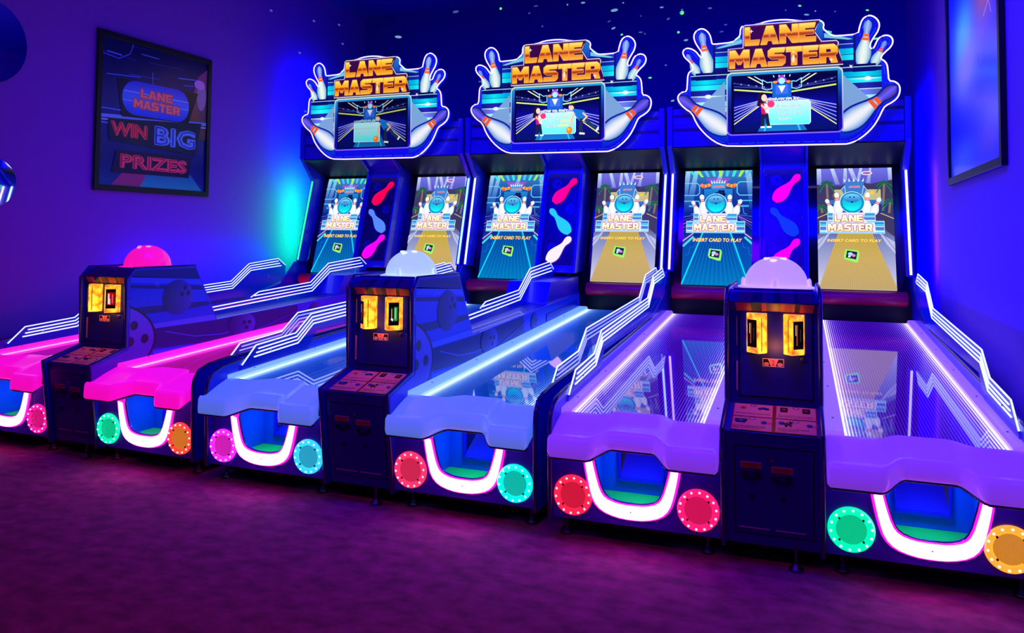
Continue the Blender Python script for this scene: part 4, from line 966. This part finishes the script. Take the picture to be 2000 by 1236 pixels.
def machine(idx, x, y, rz, label, C):
    t = bpy.data.objects.new('bowling_arcade_machine', None); COL.objects.link(t)
    t.location = (x, y, 0); t.rotation_euler = (0, 0, rz)
    tag(t, label, 'arcade machine', 'lane bowling arcade machines standing in a row')
    K = str(idx)
    M_lane = lane_material('lane_'+K, C['line'], C['base'])
    M_bar = mat('edge_bar_'+K, C['barc'], .4, 0, C['bar'], C['bars'])
    M_rest = mat('arm_rest_'+K, C['restc'], .28, 0, C['rest'], C['rests'], coat=.3)
    M_dome = mat('dome_'+K, C['domec'], .3, 0, C['dome'], C['domes'], coat=.3)
    MATS.pop('dome_bright', None); mat('dome_bright', (1, 1, 1), .3, 0, tuple(min(1, q*1.3+.25) for q in C['dome']), .95)
    # ---- outer side panels
    SP = [(-1.895, .10), (-1.91, .58), (-1.90, .635), (-1.86, .685), (-1.78, .712), (-1.60, .73), (1.15, .86), (1.75, 1.0), (2.0, 1.24), (2.17, 1.25), (2.3, 1.25), (2.3, .10)]
    for s in (-1, 1):
        sp = MB().prism(SP, s*1.104, s*1.126, 'x').build('side_panel', M_body, t, bevel=.003)
        MB().tube([(s*1.115, a, b) for a, b in SP[:7]], .0125, 8).build('edge_moulding', M_edge, sp, smooth=60)
        MB().box(s*1.1035-.003, s*1.1035+.003, -1.70, 2.0, .56, .60).build('inner_trim', M_body, sp)
        foot(t, s*1.056, -1.78); foot(t, s*1.0, 2.6)
    for xx, yy in ((.314, -1.78), (-.314, -1.78), (.106, -1.85)): foot(t, xx, yy)
    MB().box(-1.09, 1.09, -1.72, 2.55, .035, .112).build('added_underside_block', M_black, t)  # black box added under the machine to block the lit floor and keep it dark
    # ---- console body with printed flanks
    OUT = [(-1.855, .10), (-1.935, .655), (-1.642, .733), (-1.642, 1.24), (-1.597, 1.314), (-1.0, 1.314), (-.755, .868), (1.10, .955), (2.0, .99), (2.0, .10)]
    SIDE = [(-1.875, .085), (-1.955, .665), (-1.655, .748), (-1.672, 1.245), (-1.603, 1.320), (-1.005, 1.320), (-.755, .870), (1.10, .957), (2.0, .992), (2.0, .10)]
    cb = MB().prism(OUT, -.215, .215, 'x').build('console', M_navy, t)
    for s in (-1, 1):
        sd = MB().prism(SIDE, s*.215, s*.240, 'x').build('console_side', M_body, t, bevel=.003)
        g = body_graphic(s)
        mtx = frame_mtx((s*.2404, 0, 0), (0, 1, 0), (0, 0, 1)) if s > 0 else Matrix(((0, 1, 0, -.2404), (1, 0, 0, 0), (0, 0, 1, 0), (0, 0, 0, 1)))
        g.build('side_graphic', print_mat('console_graphic_ink', .3), sd, mtx)
        MB().tube([(s*.228, a, b) for a, b in SIDE[:6]], .0125, 8).build('edge_moulding', M_edge, sd, smooth=60)
    # ledge and rear console behind the kiosk
    MB().prism([(.985, .93), (.985, .965), (1.12, 1.150), (2.05, 1.160), (2.05, .93)], -.212, .212, 'x').build('rear_console', M_body, t, bevel=.004)
    # ---- lower kiosk door
    n = (Vector((0, -.08, .555))).normalized()
    def onface(z): return -1.855-(z-.10)/.555*.08
    def fq(x0, x1, z0, z1, d0, d1):
        mb = MB(); P = []
        for z in (z0, z1):
            for xx, d in ((x0, d1), (x1, d1), (x1, d0), (x0, d0)): P.append((xx, onface(z)-d, z))
        return mb.add(P, [(0, 3, 2, 1), (4, 5, 6, 7), (0, 1, 5, 4), (1, 2, 6, 5), (2, 3, 7, 6), (3, 0, 4, 7)])
    MB().add([], []); gap = MB()
    for a in ((-.176, .192, .583, .590), (-.176, .192, .150, .157), (-.176, -.170, .157, .583), (.186, .192, .157, .583)): g = fq(*a, -.001, .0015); gap.add(g.v, g.f)
    gap.build('door_gap', M_black, t)
    dr = fq(-.170, .186, .157, .583, 0, .004).build('lower_door', M_navy2, t)
    MB().lathe([(.0005, -.016), (.007, -.016), (.010, -.006), (.012, .002)], (0, onface(.53)-.002, .53), 'y', 18).build('lock', M_chrome, dr, smooth=40)
    for xx, zz in ((-.096, .495), (.047, .482)):
        lb = fq(xx-.048, xx+.048, zz-.0165, zz+.0165, .003, .007).build('slot_label', M_labelrim, dr, bevel=.002)
        c = Canvas(); c.rect(-.044, .044, -.0125, .0125, (175, 20, 32)); c.text('TICKETS', 0, 0, .060, .011, (110, 30, 70), .02)
        c.build('label_print', print_mat('label_ink', .5), dr, frame_mtx((xx, onface(zz)-.0078, zz), (1, 0, 0), (0, -.142, 1)))
        mb = MB()
        for r0, r1, dd in ((.050, .030, 0),):
            secs = []
            for i in range(28):
                a = 2*PI*i/28; secs.append([(xx+q*math.cos(a)*1.0, onface(zz-.045)-h_, zz-.045+q*math.sin(a)*.52) for q, h_ in ((.050, .003), (.049, .010), (.040, .014), (.028, .012), (.026, .004))])
            secs.append(secs[0]); mb.sweep(secs, closed=False, caps=False)
        mb.build('ticket_slot', M_black, dr, smooth=50)
        MB().lathe([(.0005, -.012), (.008, -.011), (.011, -.002)], (xx+.004, onface(.34)-.003, .34), 'y', 14).build('button', M_black, dr)
    for a, b in ((-.154, -.012), (.014, .152)): fq(a, b, .181, .186, .003, .010).build('tray_lip', M_labelrim, dr)
    # ---- instruction panel on the sloping shelf
    sl = Vector((0, .293, .078)).normalized()
    ip = instruction_art().build('instruction_panel', print_mat('instruction_ink', .4), t, frame_mtx((.008, -1.928, .6615), (1, 0, 0), tuple(sl)))
    # ---- upper kiosk
    gap = MB()
    for x0, x1, z0, z1 in ((-.168, .196, 1.209, 1.215), (-.168, .196, .770, .776), (-.168, -.162, .776, 1.209), (.190, .196, .776, 1.209)): gap.box(x0, x1, -1.6445, -1.640, z0, z1)
    gap.build('door_gap', M_black, t)
    ud = MB().box(-.162, .190, -1.648, -1.641, .776, 1.209).build('upper_door', M_navy2, t, bevel=.002)
    MB().lathe([(.0005, -.014), (.009, -.013), (.012, -.004), (.014, .0)], (.146, -1.648, .972), 'y', 18).build('lock', M_chrome, ud, smooth=40)
    MB().box(-.180, -.174, -1.652, -1.643, .80, .95).build('hinge', M_labelrim, ud)
    MB().box(-.180, -.176, -1.652, -1.643, 1.03, 1.18).build('hinge', MATS.get('hinge_lit') or mat('hinge_lit', (.8, .5, .3), .3, .6), ud)
    number_art('2').build('number_plate', print_mat('number_ink', .4), ud, frame_mtx((.002, -1.6495, .951), (1, 0, 0), (0, 0, 1)))
    lb = bpy.data.lights.new('reader_led_spill', 'POINT'); lb.shadow_soft_size = 0; lb.color = (1, .27, .03); lb.energy = .8
    lo = bpy.data.objects.new('reader_led_spill', lb); COL.objects.link(lo); lo.parent = t; lo.location = (.012, -1.775, 1.02)
    reader(t, -.077, -1, C['disp'][0]); reader(t, .103, 1, C['disp'][1])
    hd = MB().prism([(-1.640, 1.205), (-1.668, 1.258), (-1.580, 1.318), (-1.50, 1.318), (-1.50, 1.205)], -.2145, .2145, 'x').build('header', M_navy, t)
    header_art(True).build('header_stripes', print_mat('header_ink', .3), hd, frame_mtx((0, -1.6425, 1.2085), (1, 0, 0), (0, -.028, .053)))
    header_art(False).build('header_stripes', print_mat('header_ink', .3), hd, frame_mtx((0, -1.6675, 1.2605), (1, 0, 0), (0, .088, .060)))
    dome(t, M_dome)
    # ---- the two lanes
    for li, s in ((0, -1), (1, 1)):
        cx = s*.685; b = .04
        x0, x1 = (-1.104, -.240) if s < 0 else (.240, 1.104)
        ti = soft([(cx+a, z) for a, z in mirror_path(UI)], 1); to = soft([(cx+a, z) for a, z in mirror_path(UO)], 1)
        fp = [(x0, .112), (x1, .112), (x1, .50), (cx+.196, .50)]+ti[::-1]+[(cx-.196, .50), (x0, .50)]
        pan = MB().prism(fp, -1.878, -1.862, 'y').build('front_panel', M_front, t)
        MB().tube([(p[0], -1.880, p[1]) for p in ti], .005, 8).build('opening_trim', M_chrome if False else M_edge, pan, smooth=60)
        for q in (cx-.3, cx, cx+.3): MB().lathe([(.0005, -.004), (.004, -.003), (.005, 0)], (q, -1.878, .125), 'y', 8).build('panel_screw', M_chrome, pan)
        band_ = to+ti[::-1]
        um = MB().prism([(cx-.253, .465)]+to+[(cx+.253, .465), (cx+.194, .465)]+ti[::-1]+[(cx-.194, .465)], -1.892, -1.8785, 'y').build('ball_return_light', M_upink, t, bevel=.003)
        def mid(P, k): return [(p[0]+(cx-p[0])*k*.18, p[1]+k*.012) for p in P]
        tc = soft([(cx+a*.955, z+.007) for a, z in mirror_path(UO)], 1); tin = soft([(cx+a*1.05, z-.006) for a, z in mirror_path(UI)], 1)
        MB().prism(tc+tin[::-1], -1.9005, -1.8925, 'y').build('tube_core', M_ucore, um, bevel=.002)
        MB().lathe([(.0005, -.026), (.003, -.025), (.004, -.018)], (cx, -1.878, .190), 'y', 10).build('lens_screw', M_black, um)
        # bay behind the opening
        bay = MB()
        bay.box(cx-.235, cx-.222, -1.862, -1.40, .12, .50); bay.box(cx+.222, cx+.235, -1.862, -1.40, .12, .50)
        bay.box(cx-.222, cx+.222, -1.600, -1.588, .12, .262); bay.box(cx-.222, cx-.118, -1.600, -1.588, .262, .50); bay.box(cx+.118, cx+.222, -1.600, -1.588, .262, .50)
        bay.box(cx-.222, cx+.222, -1.862, -1.588, .12, .185)
        by = bay.build('ball_bay', M_bay, t)
        MB().box(cx-.221, cx+.221, -1.861, -1.601, .185, .192).build('green_mat', M_green, by)
        ch = MB(); ch.prism([(-1.606, .262), (-1.606, .275), (-1.15, .50), (-1.15, .48), (-1.56, .262)], cx-.118, cx+.118, 'x'); ch.box(cx-.124, cx-.116, -1.62, -1.588, .258, .50); ch.box(cx-.124, cx+.124, -1.622, -1.588, .255, .272); ch.box(cx+.116, cx+.124, -1.62, -1.588, .258, .50)
        ch.build('ball_chute', M_body, by)
        lb = bpy.data.lights.new('bay_lamp', 'AREA'); lb.size = .08; lb.color = (.03, .42, 1); lb.energy = 1.15
        lo = bpy.data.objects.new('bay_lamp', lb); COL.objects.link(lo); lo.parent = t; lo.location = (cx, -1.74, .495)
        bumper(t, cx, M_rest)
        # lane plate, glowing edge bars
        a0, a1 = (-1.045, -.330) if s < 0 else (.330, 1.045)
        y0, y1 = -1.76, 2.0
        nx = 48; xs_ = [a0+(a1-a0)*k/nx for k in range(nx+1)]; lm = MB()
        def fr_(x): w = max(0, min(1, (.215-abs(x-cx))/.115)); return -1.748+.11*w*w*(3-2*w)
        lm.sweep([[(x, fr_(x), LZ(fr_(x))), (x, y1, LZ(y1)), (x, y1, LZ(y1)-.02), (x, fr_(x), LZ(fr_(x))-.02)] for x in xs_])
        lm.build('lane', M_lane, t)
        for q0, q1 in (((-1.102, -1.043), (-.332, -.244)) if s < 0 else ((.244, .332), (1.043, 1.102))):
            secs = []
            for yy in (-1.735, -1.70, .15, 1.98):
                z = LZ(yy); secs.append([(q0, yy, z-.02), (q1, yy, z-.02), (q1, yy, z+.020), (q1-.012*(1 if q1 < .5*(a0+a1) else 0), yy, z+.032), (q0+.012*(1 if q0 > .5*(a0+a1) else 0), yy, z+.032), (q0, yy, z+.020)])
            eb = MB().sweep(secs).build('edge_bar', M_bar, t)
            for yy in (-1.5, -.8, -.1, .6, 1.3): MB().lathe([(.0005, .036), (.005, .035), (.006, .031)], ((q0+q1)/2, yy, LZ(yy)), 'z', 8).build('bar_screw', M_steel, eb)
        # pit behind the lane end, padded roller
        pit = MB(); pit.box(x0, x1, 2.22, 2.24, .60, 1.12); pit.box(x0, x1, 2.0, 2.22, .60, .62); pit.build('pin_pit', M_black, t)
        MB().lathe([(.001, 0), (.060, 0), (.066, .008), (.066, .752), (.060, .760), (.001, .760)], ((.300 if s > 0 else -1.062), 2.06, 1.035), 'x', 28).build('padded_roller', M_red, t, smooth=40)
        speaker(t, s*(.350 if s > 0 else .993), *C['spk'][li*2]); speaker(t, s*(.993 if s > 0 else .350), *C['spk'][li*2+1])
        # screen
        nrm = Vector((0, .28, 1)).normalized()
        def yb_(z): return 2.5-.28*(2.275-z)
        bz = [(yb_(1.08)-.012, 1.08), (yb_(2.31)-.012, 2.31), (yb_(2.31)+.06, 2.31), (yb_(1.08)+.06, 1.08)]
        sx0, sx1 = (-1.062, -.225) if s < 0 else (.225, 1.062)
        sc = MB().prism(bz, sx0, sx1, 'x').build('game_screen', M_blackgloss, t)
        art = art_neon() if s < 0 else art_wood()
        art.build('picture', art_mat('screen_glow', 1.15, 'AUTO'), sc, frame_mtx((s*.646, yb_(1.105)-.0145, 1.105), (1, 0, 0), tuple(nrm)))
        MB().prism([(2.06, 2.478), (2.475, 2.305), (2.50, 2.33), (2.09, 2.50)], sx0, sx1, 'x').build('smoked_panel', M_soffit, t)
    rail(t, -1.098, 1); rail(t, 1.098, -1); rail(t, .0, 1, True)
    # ---- side wings with LED strips
    for s in (-1, 1):
        WG = [(2.015, 1.245), (2.17, 1.235), (2.50, 2.20), (2.60, 2.90), (2.05, 2.90), (2.05, 2.50), (2.285, 2.235)]
        wg = MB().prism(WG, s*1.058, s*1.112, 'x').build('side_wing', M_body, t, bevel=.004)
        MB().tube([(s*1.086, 2.018, 1.262), (s*1.086, 2.278, 2.232)], .0105, 10).build('led_strip', glow('led_strip_%s' % C['strip'][0 if s < 0 else 1][0], C['strip'][0 if s < 0 else 1][1], C['strip'][0 if s < 0 else 1][2]), wg)
        MB().tube([(s*1.062, 2.05, 2.48), (s*1.062, 2.30, 2.225), (s*1.062, 2.455, 2.115), (s*1.062, 2.19, 1.25)], .004, 6).build('edge_moulding', M_edge, wg)
    # ---- centre column with lit pins
    CC = [(1.915, 1.20), (2.235, 2.345), (2.02, 2.50), (2.6, 2.50), (2.6, 1.20)]
    cc = MB().prism(CC, -.198, .198, 'x').build('centre_column', M_body, t, bevel=.004)
    for s in (-1, 1): MB().prism([(1.875, 1.20), (2.195, 2.335), (1.99, 2.49), (2.06, 2.52), (2.30, 2.34), (1.975, 1.20)], s*.198, s*.222, 'x').build('column_rib', M_body, cc, bevel=.003)
    slope = Vector((0, .28, 1)).normalized(); co = (0, 2.235-.28*(2.345-1.2)+.0, 1.2)
    c = Canvas(); c.rect(-.18, .18, .08, 1.10, (10, 10, 95))
    for u, v in ((-.07, .98), (.10, .70), (-.07, .27)): c.ell(u, v, .055, .055, (26, 30, 165), 24); [c.ell(u+a, v+b, .009, .009, (8, 8, 60), 10) for a, b in ((.01, .02), (.03, .0), (.005, -.008))]
    for pts in ([(.13, .95), (.15, .82), (.06, .66)], [(-.14, .20), (-.13, .35), (-.03, .50)], [(-.0, .1), (0, .5)], [(.04, .1), (.02, .45)]): c.line(pts, .003, (70, 60, 200))
    col_o = Vector((0, 1.9148-.0008, 1.2))
    pm = frame_mtx(col_o, (1, 0, 0), tuple(Vector((0, .32, 1.145)).normalized()))
    c.build('column_print', print_mat('column_ink', .25), cc, pm)
    for (cx_, cv, ang, nm, colr, s_) in C['pins']:
        h = .355
        a = rad(ang); bx, bv = cx_-math.sin(a)*h/2, cv-math.cos(a)*h/2
        P = pin_outline(bx, bv, h, ang, 1.12)
        pts = [pm @ Vector((u, -.0045, v)) for u, v in P]; pts2 = [pm @ Vector((u, -.020, v)) for u, v in P]
        k = len(P); mb = MB(); tri = tessellate_polygon([[Vector((p[0], p[1], 0)) for p in P]])
        mb.add(pts2+pts, [tuple(q) for q in tri]+[(i, (i+1) % k, (i+1) % k+k, i+k) for i in range(k)])
        mb.build('lit_pin', mat('lit_pin_'+nm, tuple(q*.6 for q in colr), .25, 0, colr, s_), cc)
    for u, v in ((-.165, 1.04), (.165, 1.04), (-.165, .60), (.165, .60), (-.165, .12), (.165, .12)):
        p = pm @ Vector((u, -.004, v)); MB().lathe([(.0005, -.003), (.004, -.002), (.005, .002)], tuple(p), 'y', 8).build('column_screw', M_chrome, cc)
    # ---- hood and cabinet back
    hood = MB().prism([(2.075, 2.49), (2.075, 2.875), (2.75, 2.875), (2.75, 2.35), (2.60, 2.35)], -1.056, 1.056, 'x').build('hood', M_body, t, bevel=.004)
    c = Canvas()
    for z, hh, col in ((2.80, .03, (12, 14, 110)), (2.74, .02, (40, 50, 200)), (2.66, .035, (14, 16, 120)), (2.58, .018, (36, 44, 190))): c.rect(-1.05, 1.05, z-hh/2, z+hh/2, col)
    c.build('hood_stripes', print_mat('hood_ink', .35), hood, frame_mtx((0, 2.0745, 0), (1, 0, 0), (0, 0, 1)))
    MB().box(-1.06, 1.06, 2.62, 2.75, .10, 2.35).build('cabinet_back', M_navy, t)
    # ---- marquee
    mq = MB().prism(RIM2, 1.912, 1.965, 'y').build('marquee', mat('marquee_acrylic', (.0, .02, .5), .2, 0, (0, .01, 1), .55), t)
    MB().box(-.4, .4, 1.965, 2.08, 2.6, 2.85).build('marquee_bracket', M_navy, mq)
    art_marquee().build('marquee_picture', art_mat('marquee_glow', 1.0, 'AUTO'), mq, frame_mtx((0, 1.9115, 0), (1, 0, 0), (0, 0, 1)))
    rp = [(p[0], 1.910, p[1]) for p in RIM2]; rp.append(rp[0])
    MB().tube(rp, .0072, 6).build('neon_rim', glow('marquee_rim_light', (.50, .36, 1), 2.8), mq)
    tp = MB().prism(PLAQ, 1.868, 1.884, 'y').build('title_plate', M_blackgloss, mq)
    art_title().build('title_lettering', art_mat('title_glow', 1.0), mq, frame_mtx((0, 1.8672, 0), (1, 0, 0), (0, 0, 1)))
    art_howto(C['howto']).build('how_to_play_display', art_mat('display_glow_'+K, C.get('howb', 1.35)), mq, frame_mtx((.013, 1.889, 2.595), (1, 0, 0), (0, 0, 1)))
    return t

CY, WH = (.02, .85, .75), (.55, .75, 1)
PINK, RED, MAG, GRN, TEAL, BLU, ORA = (1, .01, .30), (1, .02, .05), (1, .02, .75), (0, .85, .38), (0, .75, .62), (.02, .5, 1), (1, .42, .03)
machine(1, -4.857, 6.0537, -.0242, 'leftmost bowling arcade machine, with magenta lit lanes and a pink dome', dict(
    line=(1, .04, .62), base=(1, .0, .55), bar=(1, .01, .45), bars=1.1, barc=(.6, .05, .4), rest=(1, .003, .50), rests=.85, restc=(.7, .05, .45), dome=(1, .005, .22), domes=.9, domec=(.8, .1, .4),
    spk=[('pink', PINK), ('pink', PINK), ('green', GRN), ('redorange', (1, .05, .03), (1, .25, .02))], disp=('dark', 'red'),
    strip=[('green', (.03, 1, .30), 1.7), ('mint', (.3, 1, .62), 2.2)], howto=1, howb=.8,
    pins=[(.03, .90, 41, 'red', (1, .0, .06), 1.0), (-.0, .56, -41, 'pale', (.10, .28, 1), .9), (.02, .25, 41, 'magenta', (1, .0, .8), 1.0)]))
machine(2, -2.537, 6.0, 0, 'middle bowling arcade machine, with ice blue lanes and a white dome', dict(
    line=(.30, .62, 1), base=(.0, .10, 1), bar=(.20, .48, 1), bars=.80, barc=(.5, .6, .9), rest=(.08, .26, 1), rests=.52, restc=(.55, .65, .9), dome=(.45, .66, 1), domes=.84, domec=(.7, .8, .95),
    spk=[('magenta', MAG), ('cyan', (.03, .55, .9)), ('red', (1, .03, .12)), ('teal', TEAL)], disp=('dark', 'green'),
    strip=[('white', (.6, .7, 1), 2.2), ('ice', (.55, .8, 1), 2.4)], howto=2,
    pins=[(.03, .90, 41, 'scarlet', (1, .0, .04), 1.0), (-.0, .56, -41, 'cyan', (.02, .60, 1), 1.0), (.02, .25, 41, 'white', (1, .55, 1), 1.6)]))
machine(3, -.237, 5.9555, .0186, 'rightmost bowling arcade machine, with violet lanes and a lilac dome', dict(
    line=(.40, .22, 1), base=(.10, .0, 1), bar=(.30, .12, 1), bars=.80, barc=(.5, .4, .9), rest=(.30, .06, 1), rests=.50, restc=(.5, .4, .9), dome=(.60, .38, .95), domes=.78, domec=(.75, .6, .9),
    spk=[('crimson', (1, .015, .06)), ('rose', (1, .01, .14)), ('green', GRN), ('orange', (1, .35, .03))], disp=('dark', 'dark'),
    strip=[('rose', (1, .62, .95), 2.2), ('violet', (.72, .6, 1), 2.4)], howto=3,
    pins=[(.03, .90, 41, 'hotpink', (1, .0, .28), 1.0), (-.0, .56, -41, 'blue', (.0, .04, 1), .95), (.02, .25, 41, 'fuchsia', (1, .0, .95), 1.0)]))
